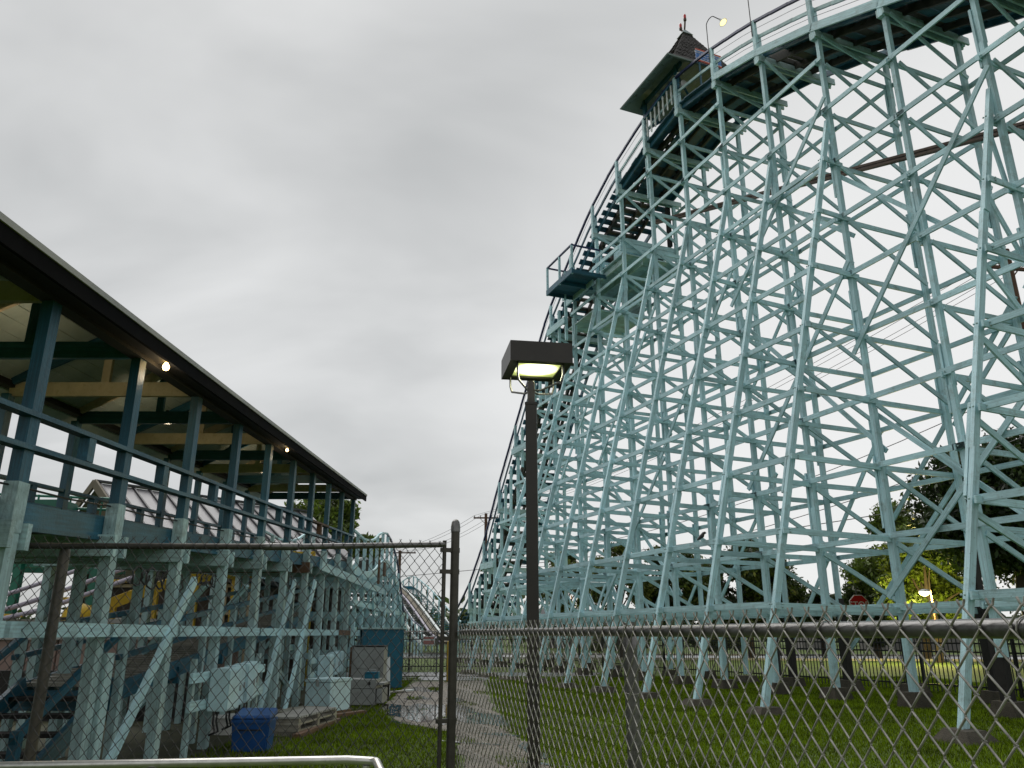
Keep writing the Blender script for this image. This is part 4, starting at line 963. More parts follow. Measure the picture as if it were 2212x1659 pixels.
lm = bpy.data.materials.new('lamp_lens'); lm.use_nodes = True; N, L = lm.node_tree.nodes, lm.node_tree.links; N.remove(N['Principled BSDF'])
tcn = N.new('ShaderNodeTexCoord'); mpn = N.new('ShaderNodeMapping'); mpn.inputs['Location'].default_value = (-.5, -.5, -.5); L.new(tcn.outputs['Generated'], mpn.inputs[0])
ln_ = N.new('ShaderNodeVectorMath'); ln_.operation = 'LENGTH'; mp2 = N.new('ShaderNodeVectorMath'); mp2.operation = 'MULTIPLY'; mp2.inputs[1].default_value = (1, 1.15, 0); L.new(mpn.outputs[0], mp2.inputs[0]); L.new(mp2.outputs[0], ln_.inputs[0])
rp = N.new('ShaderNodeValToRGB'); rp.color_ramp.elements[0].position = .0; rp.color_ramp.elements[0].color = (12, 12, 9, 1); rp.color_ramp.elements[1].position = .6; rp.color_ramp.elements[1].color = (.22, .27, .08, 1)
e_ = rp.color_ramp.elements.new(.34); e_.color = (2.6, 2.7, 1.4, 1); e_ = rp.color_ramp.elements.new(.46); e_.color = (.55, .62, .18, 1)
L.new(ln_.outputs['Value'], rp.inputs[0]); em = N.new('ShaderNodeEmission'); em.inputs[1].default_value = 1.0; L.new(rp.outputs[0], em.inputs[0]); L.new(em.outputs[0], N['Material Output'].inputs[0])
M['lens'] = lm
hbox('lens', -HS+.08, HS-.08, -HS+.08, HS-.08, h0+.022, h0+.03, 'lens')
for x_, y_ in ((-.22, -.22), (.22, -.22), (.22, .22), (-.22, .22)):
    top = hrot @ Vector((x_, y_, h0+.004)); mid = hrot @ Vector((x_, y_, h0-.10)); ctr = rot @ Vector((0, 0, 3.42)); inn = ctr+(mid-ctr)*.28; inn.z = 3.44; md2 = mid.copy(); md2.z -= .05; ed = ctr+(mid-ctr)*.06; ed.z = 3.44
    tube('bracket_arm', [top, mid, md2+(ctr-mid)*.08, inn, ed], .010, 'galv', lp, 8)
ll = bpy.data.lights.new('lamp_post_light', 'AREA'); ll.shape = 'SQUARE'; ll.size = .3; ll.energy = 4; ll.color = (1, .96, .6)
lo = bpy.data.objects.new('lamp_post_light', ll); C.objects.link(lo); lo.location = hrot @ Vector((0, 0, h0-.005))

# ------------------------------------------------------------------ odds and ends under the station side
def tbox(name, label, cat, c, w, d, h, m, rotz=0, group=None, lidm=None):
    t_ = thing(name, label, cat, (c[0], c[1], 0), group)
    mt = Matrix.Translation((c[0], c[1], 0)) @ Matrix.Rotation(rotz, 4, 'Z')
    return t_, mt
def put(t_, mt, name, x0, x1, y0, y1, z0, z1, m, bev=.006):
    b = MB(); b.box(x0, x1, y0, y1, z0, z1); b.v = [tuple(mt @ Vector(p)) for p in b.v]; return b.build(name, m, t_, bevel=bev)
t_, mt = tbox('storage_bin', 'royal blue plastic storage bin on the grass near the tall fence', 'bin', (-2.93, 9.6), 0, 0, 0, 'bin', R(3))
mt = mt @ Matrix.Diagonal((.9, .9, .84, 1))
b = MB(); v = []
for z, w_, d_ in ((0, .21, .16), (.40, .235, .185)): v += [(-w_, -d_, z), (w_, -d_, z), (w_, d_, z), (-w_, d_, z)]
b.add([mt @ Vector(p) for p in v], [(3, 2, 1, 0), (4, 5, 6, 7), (0, 1, 5, 4), (1, 2, 6, 5), (2, 3, 7, 6), (3, 0, 4, 7)]); b.build('tub', 'bin', t_, bevel=.012)
put(t_, mt, 'rim', -.245, .245, -.2, .2, .36, .405, 'bin'); put(t_, mt, 'handle_slot', -.15, .15, -.196, -.18, .27, .285, 'black', 0)
b = MB(); v = [(-.24, -.19, .41), (.24, -.19, .41), (.24, .2, .43), (-.24, .2, .43), (-.23, -.17, .45), (.23, -.17, .45), (.23, .2, .52), (-.23, .2, .52)]
b.add([mt @ Vector(p) for p in v], [(3, 2, 1, 0), (4, 5, 6, 7), (0, 1, 5, 4), (1, 2, 6, 5), (2, 3, 7, 6), (3, 0, 4, 7)]); b.build('lid', 'bin', t_, bevel=.01)
t_, mt = tbox('tool_chest', 'pale blue metal chest with hinged lid between the bin and the grey chest', 'chest', (-3.05, 13.85), 0, 0, 0, '', R(-22))
put(t_, mt, 'body', -.24, .24, -.3, .3, .06, .5, 'cab'); put(t_, mt, 'lid', -.255, .255, -.315, .315, .505, .555, 'cab'); put(t_, mt, 'skid', -.26, .26, -.3, .33, 0, .058, 'brownwood')
put(t_, mt, 'latch', -.03, .03, -.33, -.315, .44, .54, 'steel')
t_, mt = tbox('tool_chest', 'grey steel job chest with clutter on its lid beside the pale blue chest', 'chest', (-2.78, 15.5), 0, 0, 0, '', R(-4))
put(t_, mt, 'body', -.42, .30, -.25, .3, .02, .30, 'steel'); put(t_, mt, 'lid', -.43, .31, -.26, .31, .305, .46, 'steel'); put(t_, mt, 'latch', .16, .21, -.275, -.26, .36, .42, 'black'); put(t_, mt, 'lip', .315, .45, -.2, .25, .36, .40, 'steel'); put(t_, mt, 'end_plate', .315, .42, -.2, .25, .05, .3, 'steel')
t_, mt = tbox('toolbox', 'small teal toolbox with handle standing on the grey steel chest', 'toolbox', (-2.62, 15.55), 0, 0, 0, '', R(-4))
put(t_, mt, 'body', -.13, .13, -.07, .07, .462, .545, 'shed'); put(t_, mt, 'lid', -.13, .13, -.07, .07, .549, .58, 'shed')
b = MB(); b.tube([mt @ Vector(p) for p in ((-.07, 0, .58), (-.06, 0, .62), (.06, 0, .62), (.07, 0, .58))], .009, 6); b.build('handle', 'steel', t_)
t_, mt = tbox('cabinet', 'grey steel cabinet with two panels behind the grey job chest', 'cabinet', (-2.95, 17.1), 0, 0, 0, '', R(-2))
put(t_, mt, 'body', -.33, .33, -.2, .2, .02, 1.0, 'steel'); put(t_, mt, 'panel', -.3, .3, -.212, -.2, .58, .95, 'steel'); put(t_, mt, 'panel', -.3, .3, -.212, -.2, .1, .5, 'steel'); put(t_, mt, 'top', -.34, .34, -.215, .21, 1.003, 1.03, 'black'); put(t_, mt, 'side_post', -.38, -.335, -.18, .18, 0, 1.0, 'brownwood')
t_, mt = tbox('shed', 'teal plywood shed with flat pale roof at the end of the station', 'shed', (-3.25, 20.5), 0, 0, 0, '', R(14))
put(t_, mt, 'wall', -.52, .46, -.5, .5, .02, 1.36, 'shed'); put(t_, mt, 'roof', -.58, .52, -.56, .56, 1.364, 1.41, 'paint_old'); put(t_, mt, 'corner_trim', -.535, -.50, -.515, -.48, .02, 1.36, 'blue'); put(t_, mt, 'corner_trim', .44, .475, -.515, -.48, .02, 1.36, 'shed')
put(t_, mt, 'door', -.4, .1, -.516, -.502, .08, 1.25, 'shed')
t_ = thing('board', 'white painted board leaning against the teal shed', 'board', (-2.65, 17.3, 0)); beam('plank', (-2.58, 17.2, .02), (-2.66, 17.5, .78), .14, .03, 'palewhite', t_, XS)
t_ = thing('board', 'short black block standing beside the grey steel cabinet', 'board', (-2.5, 16.6, 0)); beam('plank', (-2.52, 16.55, 0), (-2.52, 16.55, .36), .17, .06, 'tar', t_, XS)
for i, (x0, y0, x1, y1, lb) in enumerate(((-2.65, 18.5, -2.25, 18.9, 'loose pale plank lying on the path edge by the shed'), (-2.75, 18.3, -2.4, 18.55, 'loose grey plank lying nearest the teal shed corner'))):
    t_ = thing('plank', lb, 'plank', (x0, y0, 0)); beam('board', (x0, y0, .03), (x1, y1, .05), .12, .03, 'wood' if i else 'palewhite', t_)
# stacks of decking
def pallet(lb, x, y, w, d, n, rotz, top):
    t_ = thing('pallet', lb, 'pallet', (x, y, 0), 'stacks of boards on the ground'); mt = Matrix.Translation((x, y, 0)) @ Matrix.Rotation(rotz, 4, 'Z')
    z = .0
    for l in range(n):
        for yy in (-d/2+.06, 0, d/2-.06): put(t_, mt, 'bearer', -w/2, w/2, yy-.04, yy+.04, z, z+.055, 'wood', 0)
        z += .057
        if l < n-1: put(t_, mt, 'board', -w/2, w/2, -d/2, d/2, z, z+.02, 'wood', 0); z += .022
    k_ = int(d/.09)
    for q in range(k_): put(t_, mt, 'slat', -w/2-.01, w/2+.01, -d/2+q*.09, -d/2+q*.09+.055, z, z+.025, top, 0)
pallet('stack of weathered boards topped with pale slats behind the blue bin', -2.86, 11.6, .42, 1.5, 3, R(-7), 'siding')
pallet('low pile of brown boards further under the station', -3.25, 12.9, .5, 1.0, 2, R(-18), 'wood')
t_ = thing('scrap_box', 'dark brown scrap timber lying on bare soil by the pallets', 'scrap', (-2.75, 13.2, 0)); beam('plank', (-2.95, 12.9, .03), (-2.45, 13.9, .03), .12, .05, 'brownwood', t_); beam('plank', (-2.7, 10.6, .03), (-2.6, 12.6, .03), .1, .06, 'brownwood', t_)
t_ = thing('tub', 'white plastic tub standing under the station behind the blue bin', 'tub', (-3.75, 11.2, 0)); b = MB(); b.lathe([(.22, 0), (.26, .22), (.27, .22), (.25, .21), (.2, .05)], 16, Matrix.Translation((-3.75, 11.2, 0))); smooth_by(b.build('body', 'white', t_))
b = MB(); b.lathe([(.27, .2), (.285, .205), (.285, .222), (.27, .225)], 16, Matrix.Translation((-3.75, 11.2, 0))); b.build('rim', 'white', t_)

# ------------------------------------------------------------------ far gate and picket fences
def pipe_gate(lb, x0, x1, y, h, n_):
    t_ = thing('pipe_gate', lb, 'gate', ((x0+x1)/2, y, 0), 'double gate at the end of the path')
    for x_ in (x0, x1): tube('stile', [(x_, y, .12), (x_, y, h)], .022, 'galv', t_, 8)
    for z in (.14, .62, h): tube('rail', [(x0, y, z), (x1, y, z)], .018, 'galv', t_, 8)
    b = MB(); st_ = .11; k_ = int((x1-x0)/st_)
    for q in range(-int(h/st_), k_+1):
        for sg_ in (1, -1):
            pa = []
            for tt in np.linspace(0, h-.15, 3):
                xx = x0+q*st_+(tt if sg_ > 0 else h-.15-tt)
                pa.append((xx, tt+.13))
            (xa, za), (xb, zb) = pa[0], pa[-1]
            ta_ = max(0, min(1, (x0-xa)/(xb-xa) if xb != xa else 0)); 
            lo_, hi_ = sorted([(x0-xa)/(xb-xa), (x1-xa)/(xb-xa)]); lo_, hi_ = max(0, lo_), min(1, hi_)
            if hi_-lo_ > .02: b.beam((xa+(xb-xa)*lo_, y+.015*sg_, za+(zb-za)*lo_), (xa+(xb-xa)*hi_, y+.015*sg_, za+(zb-za)*hi_), .006, .006)
    tag(b.build('mesh_fabric', 'wire', t_), kind='stuff')
pipe_gate('left leaf of the pipe framed gate at the end of the path', -3.15, -2.12, 23.2, 1.32, 0)
pipe_gate('right leaf of the pipe framed gate at the end of the path', -2.0, -.9, 23.25, 1.32, 0)
t_ = thing('post', 'yellow post standing between the two far gate leaves', 'post', (-1.72, 23.1, 0)); b = MB(); b.lathe([(.04, 0), (.04, 1.02), (.03, 1.06), (.01, 1.075)], 12, Matrix.Translation((-1.78, 23.0, 0))); smooth_by(b.build('shaft', 'yellowpost', t_))
t_ = thing('notice', 'pale red and white notice hanging on the far gate', 'sign', (-2.3, 23.15, 1)); 
b = MB(); b.box(-2.52, -2.18, 23.12, 23.14, .95, 1.2); b.build('plate', 'palewhite', t_); b = MB(); b.box(-2.5, -2.2, 23.11, 23.119, 1.12, 1.18); b.box(-2.5, -2.2, 23.11, 23.119, .98, 1.08); b.build('print', 'fadedred', t_)
def picket_fence(lb, pts, h, gap, m='black', grp=None):
    t_ = thing('picket_fence', lb, 'fence', (pts[0][0], pts[0][1], 0), grp)
    n = 0; rest = MB()
    for (xa, ya), (xb, yb) in zip(pts[:-1], pts[1:]):
        a, b_ = Vector((xa, ya, 0)), Vector((xb, yb, 0)); L_ = (b_-a).length; u = (b_-a)/L_
        for z in (.18, h-.32, h-.14): beam('rail', a+Vector((0, 0, z)), b_+Vector((0, 0, z)), .03, .035, m, t_)
        q = 0
        while q < L_:
            p = a+u*q
            if n < 296: beam('picket', p+Vector((0, 0, .04)), p+Vector((0, 0, h)), .018, .018, m, t_, u); n += 1
            else: rest.beam(p+Vector((0, 0, .04)), p+Vector((0, 0, h)), .018, .018, u)
            q += gap
        q = 0
        while q < L_+.1:
            p = a+u*q; beam('post', p+Vector((0, 0, -.1)), p+Vector((0, 0, h+.05)), .06, .06, m, t_, u); q += 2.2
    if rest.v: tag(rest.build('picket', m, t_), kind='stuff')
picket_fence('long black iron picket fence across the lawn behind the coaster posts', [(13.2, 9.6), (10.28, 16.84), (8.37, 20.91), (5.11, 27.67), (3.64, 33.0), (1.4, 39)], 1.2, .105)
picket_fence('black picket fence behind the far path gate', [(-8, 29.2), (2.0, 28.6)], 1.4, .11)

# ------------------------------------------------------------------ trees
def tree(name, label, x, y, h, crown_c, crown_r, m, nleaf, leaf=.16, trunk=.2, gaps=.0, seed=0, nclump=26, group='trees in the background'):
    rr = random.Random(seed); rg = np.random.default_rng(seed+100)
    t_ = thing(name, label, 'tree', (x, y, 0), group)
    tb_ = MB(); cz = crown_c
    tb_.tube([(x, y, -.1), (x+.03*h*rr.uniform(-1, 1), y, cz*.5), (x+.02*h*rr.uniform(-1, 1), y, cz), (x, y, cz+crown_r[2]*.6)], [trunk, trunk*.75, trunk*.5, trunk*.15], 8)
    cl = []
    for i in range(nclump):
        while True:
            d = np.array([rr.uniform(-1, 1) for _ in range(3)])
            if np.dot(d, d) <= 1: break
        d = d/ (np.linalg.norm(d)+1e-6) * (np.linalg.norm(d)**.45)
        wz = 1.0 if d[2] > 0 else .85
        c = np.array([x+d[0]*crown_r[0]*.86*(1-.25*max(0, d[2])), y+d[1]*crown_r[1]*.86*(1-.25*max(0, d[2])), cz+d[2]*crown_r[2]*.86*wz])
        cl.append((c, rr.uniform(.22, .40)*min(crown_r)))
        if i % 2 == 0: tb_.tube([(x, y, cz*.62+rr.uniform(0, .3)*cz), ((x+c[0])/2+rr.uniform(-.2, .2), (y+c[1])/2, (cz*.8+c[2])/2), tuple(c)], [trunk*.32, trunk*.2, trunk*.06], 5)
    smooth_by(tb_.build('trunk', 'bark', t_))
    leaf *= .62; nleaf *= 2
    per = nleaf//len(cl); V = []
    for c, r_ in cl:
        d = rg.normal(size=(per, 3)); d /= np.linalg.norm(d, axis=1)[:, None]
        rad = r_*(rg.random(per)**.4)*(1+.35*rg.standard_normal(per)*.4)
        V.append(c+d*rad[:, None]*np.array([1.15, 1.15, .8]))
    P_ = np.concatenate(V); n = len(P_)
    u = rg.normal(size=(n, 3)); u /= np.linalg.norm(u, axis=1)[:, None]
    w = rg.normal(size=(n, 3))+np.array([0, 0, .6]); w = np.cross(u, w); w /= np.linalg.norm(w, axis=1)[:, None]
    sz = leaf*(.6+.8*rg.random(n))[:, None]
    q = np.stack([P_-u*sz, P_+w*sz*.45, P_+u*sz, P_-w*sz*.45], 1).reshape(-1, 3)
    me = bpy.data.meshes.new('crown'); me.vertices.add(4*n); me.vertices.foreach_set('co', q.astype(np.float32).ravel())
    me.loops.add(4*n); me.loops.foreach_set('vertex_index', np.arange(4*n, dtype=np.int32)); me.polygons.add(n)
    me.polygons.foreach_set('loop_start', np.arange(0, 4*n, 4, dtype=np.int32)); me.polygons.foreach_set('loop_total', np.full(n, 4, dtype=np.int32))
    me.materials.append(M[m]); me.update(); me.validate()
    link(bpy.data.objects.new('crown', me), t_)
tree('maple_tree', 'big dark maple tree at the right edge beyond the picket fence', 18.3, 28.5, 9, 5.6, (3.3, 3.2, 3.2), 'leafdark', 20000, .19, .26, seed=1, nclump=44)
tree('tree', 'mid green tree behind the glowing street lamp', 20.9, 41.5, 8, 4.9, (3.5, 2.8, 3.3), 'leafmid', 20000, .2, .22, seed=2, nclump=36)
tree('tree', 'lighter green tree close behind the right street lamp', 19.9, 38.4, 5.4, 3.2, (2.5, 1.6, 2.5), 'leafmid', 11000, .18, .2, seed=22, nclump=24)
tree('tree', 'round dark tree behind the stop sign', 20.5, 46, 5, 2.6, (1.9, 1.7, 2.3), 'leafdull', 9000, .18, .18, seed=3, nclump=20)
tree('tree', 'small round dark tree left of the stop sign', 18.2, 48, 4.2, 2.3, (1.3, 1.3, 1.5), 'leafdull', 5500, .17, .15, seed=33, nclump=14)
tree('conifer_tree', 'dark conifer beside the far grey building', 16.2, 50, 5, 2.9, (1.2, 1.2, 2.7), 'leafdull', 6000, .17, .15, seed=4, nclump=18)
tree('tree', 'dense dark tree seen through the middle of the coaster frame', 13.4, 46, 6.6, 3.9, (3.0, 2.4, 2.6), 'leafdark', 14000, .2, .22, seed=5, nclump=34)
tree('tree', 'dark green tree next to the dense tree behind the coaster', 9.2, 45, 6.2, 3.8, (2.4, 2.2, 2.4), 'leafdull', 11000, .2, .2, seed=6, nclump=26)
tree('tree', 'sparse tree with sky gaps behind the coaster and the lamp post', 5.9, 44, 6.4, 4.0, (1.8, 1.6, 2.2), 'leafpale', 5200, .17, .16, seed=7, nclump=22)
tree('tree', 'thin tree just right of the lamp post in the distance', 3.0, 45, 6.2, 3.9, (1.7, 1.6, 2.0), 'leafpale', 5000, .17, .15, seed=8, nclump=20)
tree('tree', 'leafy green tree behind the far end of the station roof', -7.9, 33, 7.4, 4.6, (2.3, 2.2, 2.3), 'leafmid', 13000, .2, .22, seed=9, nclump=34)
tree('tree', 'green tree behind the metal roof left of the station end', -12.0, 36, 7.6, 4.4, (2.2, 2.2, 2.2), 'leafmid', 9000, .2, .2, seed=10, nclump=26)
tree('shrub', 'yellowish shrub beside the foot of the coaster behind the gate post', -3.2, 74, 3.4, 2.0, (1.3, 1.2, 1.5), 'leafpale', 3500, .16, .1, seed=11, nclump=14)
tree('shrub', 'pale shrub right of the distant coaster hill', -4.8, 84, 3.6, 2.2, (1.1, 1.1, 1.5), 'leafpale', 3500, .16, .1, seed=12, nclump=14)
tree('shrub', 'low dark shrub in front of the dense tree behind the coaster', 11.4, 44, 2.6, 1.3, (2.2, 1.2, 1.2), 'leafdull', 6000, .16, .08, seed=13, nclump=18)
tree('shrub', 'low green shrub behind the picket fence under the sparse tree', 5.4, 46, 2.4, 1.2, (2.6, 1.2, 1.1), 'leafmid', 6000, .16, .08, seed=14, nclump=18)
tree('tree', 'tree mass at the far right edge beyond the maple', 26.5, 36, 8, 4.6, (3.2, 2.6, 3.2), 'leafdark', 12000, .22, .22, seed=15, nclump=30)
wood = MB()
rgw = np.random.default_rng(5)
q_ = []
for i in range(9000):
    a_ = rgw.uniform(-90, 110); yy = 95+rgw.normal()*6; zz = abs(rgw.normal())*1.6+.3+rgw.random()*1.4
    q_.append((a_, yy, zz))
V_ = []; F_ = []
for i, c in enumerate(q_):
    d = rgw.normal(size=3); d /= np.linalg.norm(d); e = np.cross(d, rgw.normal(size=3)); e /= np.linalg.norm(e); c = np.array(c); s_ = .55
    V_ += [c-d*s_, c+e*s_*.5, c+d*s_, c-e*s_*.5]; F_.append((4*i, 4*i+1, 4*i+2, 4*i+3))
tag(mesh_obj('treeline', V_, F_, 'leafdull'), kind='stuff')

# ------------------------------------------------------------------ street lamps, stop sign, utility poles, wires
def street_lamp(lb, x, y, z, col, power, glow, sz):
    t_ = thing('street_lamp', lb, 'street lamp', (x, y, 0), 'street lamps along the road')
    tube('pole', [(x+.3, y, 0), (x+.3, y, z+.1)], .035, 'brownwood', t_, 8); tube('arm', [(x+.3, y, z+.08), (x+.15, y, z+.14), (x, y, z+.12)], .02, 'steel', t_, 6)
    b = MB(); b.lathe([(.05, .16), (sz*.8, .10), (sz, .04), (sz*.9, .03)], 12, Matrix.Translation((x, y, z))); smooth_by(b.build('hood', 'steel', t_))
    mm = emit('street_lamp_glow', col, glow); M['sl'+lb] = mm
    b = MB(); b.lathe([(sz*.85, .03), (sz*.8, -.05), (sz*.45, -.12), (.02, -.15)], 12, Matrix.Translation((x, y, z))); smooth_by(b.build('globe', 'sl'+lb, t_))
    l = bpy.data.lights.new('street_lamp_light', 'POINT'); l.energy = power; l.color = col; l.shadow_soft_size = .15
    lo = bpy.data.objects.new('street_lamp_light', l); C.objects.link(lo); lo.location = (x, y-.1, z-.3)
street_lamp('glowing yellow street lamp in front of the green tree on the right', 18.25, 35.6, 3.0, (1, .82, .25), 1300, 18, .25)
street_lamp('small glowing street lamp seen through the coaster right of the lamp post', 3.1, 46, 3.25, (1, .9, .62), 40, 10, .17)
sx, sy = 18.9, 44.0
ss = thing('stop_sign', 'red octagonal stop sign with a small solar panel above', 'sign', (sx, sy, 0))
zc, rad = 2.78, .56
def octo(r_): return [(r_*math.cos(R(22.5+45*i)), r_*math.sin(R(22.5+45*i))) for i in range(8)]
for nm, r_, yo, m in (('rim', rad, 0, 'white'), ('face', rad*.92, -.02, 'red')):
    v = [(sx+a, sy+yo-.012, zc+b_) for a, b_ in octo(r_)]+[(sx+a, sy+yo+.012, zc+b_) for a, b_ in octo(r_)]
    mesh_obj(nm, v, [tuple(range(8)), tuple(range(15, 7, -1))]+[(i, i+8, (i+1) % 8+8, (i+1) % 8) for i in range(8)], m, ss)
text('lettering', 'STOP', Matrix.Translation((sx, sy-.038, zc-.01)) @ Matrix.Rotation(R(90), 4, 'X'), .46, 'white', ss)
tube('post', [(sx-.05, sy+.06, 0), (sx-.05, sy+.06, zc+1.25)], .03, 'galv', ss, 8)
b = MB(); b.mat_box(Matrix.Translation((sx+.1, sy+.02, zc+.92)) @ Matrix.Rotation(R(-50), 4, 'X') @ Matrix.Rotation(R(18), 4, 'Y') @ Matrix.Diagonal((.55, .45, .03, 1))); b.build('solar_panel_frame', 'white', ss)
b = MB(); b.mat_box(Matrix.Translation((sx+.1, sy-.0, zc+.94)) @ Matrix.Rotation(R(-50), 4, 'X') @ Matrix.Rotation(R(18), 4, 'Y') @ Matrix.Diagonal((.45, .36, .03, 1))); b.build('solar_panel', 'glass', ss)
def utility_pole(lb, x, y, h, arm_h, armw, adir, r_, lean=0):
    t_ = thing('utility_pole', lb, 'utility pole', (x, y, 0), 'utility poles')
    tube('pole', [(x, y, -.1), (x+lean*.5, y, h*.5), (x+lean, y, h)], [r_*1.15, r_, r_*.85], 'polewood', t_, 10)
    ad = Vector((math.cos(adir), math.sin(adir), 0)); c = Vector((x+lean*arm_h/h, y-.02, arm_h))
    beam('crossarm', c-ad*armw, c+ad*armw, .09, .11, 'polewood', t_); tops = []
    beam('arm_brace', c-ad*armw*.5, c-Vector((0, 0, armw*.55)), .03, .04, 'polewood', t_); beam('arm_brace', c+ad*armw*.5, c-Vector((0, 0, armw*.55)), .03, .04, 'polewood', t_)
    for q in (-.93, -.45, .45, .93):
        p = c+ad*armw*q+Vector((0, 0, .06)); b = MB(); b.lathe([(.02, 0), (.05, .03), (.03, .06), (.055, .09), (.02, .13)], 8, Matrix.Translation(p)); smooth_by(b.build('insulator', 'steel', t_)); tops.append(p+Vector((0, 0, .13)))
    return tops
pr = utility_pole('brown timber utility pole behind the right edge of the coaster', 17.05, 24.2, 13.9, 13.2, .75, R(10), .16)
pl = utility_pole('thin utility pole left of the coaster foot against the sky', -2.0, 60, 10.1, 9.75, .95, R(0), .13)
pl2 = utility_pole('dark utility pole standing behind the distant coaster hill', -9.9, 70, 8.3, 8.1, 1.4, R(3), .15)
def wire(lb, a, b, sag, r_=.012, n=16):
    a, b = Vector(a), Vector(b); pts = []
    for i in range(n+1):
        t = i/n; p = a.lerp(b, t); p.z -= sag*4*t*(1-t); pts.append(p)
    mb = MB(); mb.tube(pts, r_, 4); o = mb.build('power_line', 'cable'); tag(o, lb, 'power line', 'power lines')
names = ['outer left', 'inner left', 'inner right', 'outer right']
for i in range(4):
    wire('power line from the %s insulator of the right pole toward the left' % names[i], pr[i], pl[i], 1.0, .011)
    wire('power line from the %s insulator of the left pole past the gate post' % names[i], pl[i], pl2[i], .5, .014)
    wire('power line from the %s insulator of the pole behind the far hill' % names[i], pl2[i], (-40-i, 95, 8), 1, .014)
for i, dz in enumerate((2.6, 4.2)):
    wire('lower black cable slung from the right pole, %s one' % ('upper' if i else 'lower'), (17.0, 24.1, 13.2-dz-1.5), (-2.0, 60, 7.2-.9*i), 1.6, .016)
wire('thick black cable through the maple and the mid green tree', (26, 30, 7.6), (-12, 66, 5.6), .6, .022)

# ------------------------------------------------------------------ buildings far right
def house(lb, x0, x1, y, d, h, wall, roof, rh, nwin, name='house', grp='far buildings'):
    t_ = thing(name, lb, 'building', ((x0+x1)/2, y, 0), grp)
    b = MB(); b.box(x0, x1, y, y+d, 0, h); b.build('wall', wall, t_)
    b = MB(); v = [(x0-.2, y-.2, h), (x1+.2, y-.2, h), (x1+.2, y+d+.2, h), (x0-.2, y+d+.2, h), (x0-.1, y+d/2, h+rh), (x1+.1, y+d/2, h+rh)]
    b.add(v, [(3, 2, 1, 0), (0, 1, 5, 4), (2, 3, 4, 5), (0, 4, 3), (1, 2, 5)]); b.build('roof', roof, t_)
    for i in range(nwin):
        cx = x0+(x1-x0)*(i+.5)/nwin; w_ = (x1-x0)/nwin*.28
        b = MB(); b.box(cx-w_, cx+w_, y-.05, y+.02, h*.42, h*.8); f_ = b.build('window', 'white', t_)
        b = MB(); b.box(cx-w_*.85, cx+w_*.85, y-.07, y-.052, h*.45, h*.77); b.build('pane', 'glass', f_)
house('grey flat topped building between the small trees at right', 24.2, 26.6, 68, 4, 4.4, 'brick', 'slate', .1, 2)
house('dark roofed brick building behind the stop sign', 30.5, 37, 66, 6, 2.4, 'brick', 'slate', 1.5, 5)
house('long low building beyond the road behind the coaster', 2, 13, 78, 6, 2.6, 'brick', 'slate', 1.0, 8)
t_ = thing('chimney_stack', 'thin dark chimney pipe beside the dark roofed building', 'chimney', (31.8, 65, 0)); b = MB(); b.lathe([(.16, 0), (.16, 4.2), (.22, 4.25), (.22, 4.4)], 10, Matrix.Translation((31.4, 65, 0))); smooth_by(b.build('pipe', 'steel', t_))

# ------------------------------------------------------------------ ride buildings behind the station
bd_ = thing('ride_building', 'ride building with grey standing seam roof and yellow eave beams', 'building', (-10, 20, 0))
A0 = Vector((-11.2, 20.9, 5.15)); dr = Vector((.62, .785, 0)).normalized(); dn = Vector((dr.y, -dr.x, 0))
def B(u, v_, z): return A0*Vector((1, 1, 0)).to_3d() if False else Vector((A0.x, A0.y, 0))+dr*u+dn*v_+Vector((0, 0, z))
RL = 7.0; rw = 2.6; rdrop = 1.75
npan = 15
for i in range(npan):
    u0, u1 = RL*i/npan, RL*(i+1)/npan
    v = [B(u0, 0, 5.15), B(u1, 0, 5.15), B(u1, rw, 5.15-rdrop), B(u0, rw, 5.15-rdrop)]; v2 = [a-Vector((0, 0, .03)) for a in v]
    mesh_obj('roof_panel', v+v2, [(3, 2, 1, 0), (4, 5, 6, 7), (0, 1, 5, 4), (1, 2, 6, 5), (2, 3, 7, 6), (3, 0, 4, 7)], 'metalroof', bd_)
    beam('roof_seam', B(u0, -.02, 5.18), B(u0, rw+.02, 5.18-rdrop), .05, .07, 'seam', bd_, dr)
v = [B(0, 0, 5.12), B(RL, 0, 5.12), B(RL, -rw, 5.12-rdrop), B(0, -rw, 5.12-rdrop)]; mesh_obj('rear_roof', v, [(0, 1, 2, 3)], 'metalroof', bd_)
beam('ridge_cap', B(-.1, 0, 5.2), B(RL, 0, 5.2), .2, .05, 'seam', bd_, dn)
mesh_obj('gable_wall', [B(.3, -rw*.9, 3.3), B(.3, rw*.9, 3.3), B(.3, 0, 5.05), B(.36, -rw*.9, 3.3), B(.36, rw*.9, 3.3), B(.36, 0, 5.05)], [(0, 1, 2), (5, 4, 3), (0, 3, 4, 1), (1, 4, 5, 2), (2, 5, 3, 0)], 'gable', bd_)
for s_ in (1, -1): beam('barge_board', B(-.12, 0, 5.14), B(-.12, s_*rw, 5.14-rdrop), .06, .22, 'gable', bd_, dr)
beam('eave_beam', B(.1, rw-.1, 3.25), B(RL, rw-.1, 3.25), .12, .18, 'yellow', bd_, dn)
for u in np.arange(.2, RL, 1.7):
    beam('column', B(u, rw-.2, 0), B(u, rw-.2, 3.2), .12, .12, 'yellow', bd_, dn)
    beam('eave_brace', B(u, rw-.2, 2.6), B(u+.6, rw-.2, 3.2), .07, .07, 'yellow', bd_, dn)
b = MB(); c = [B(.3, -1.2, 0), B(RL, -1.2, 0), B(RL, -1.2, 3.3), B(.3, -1.2, 3.3)]; b.add(c, [(0, 1, 2, 3)]); b.build('back_wall', 'darkwall', bd_)
for i in range(22):
    beam('siding_board', B(.3, -.1, 1.95+i*.055), B(4.6, -.1, 1.95+i*.055), .02, .048, 'siding', bd_, dn)
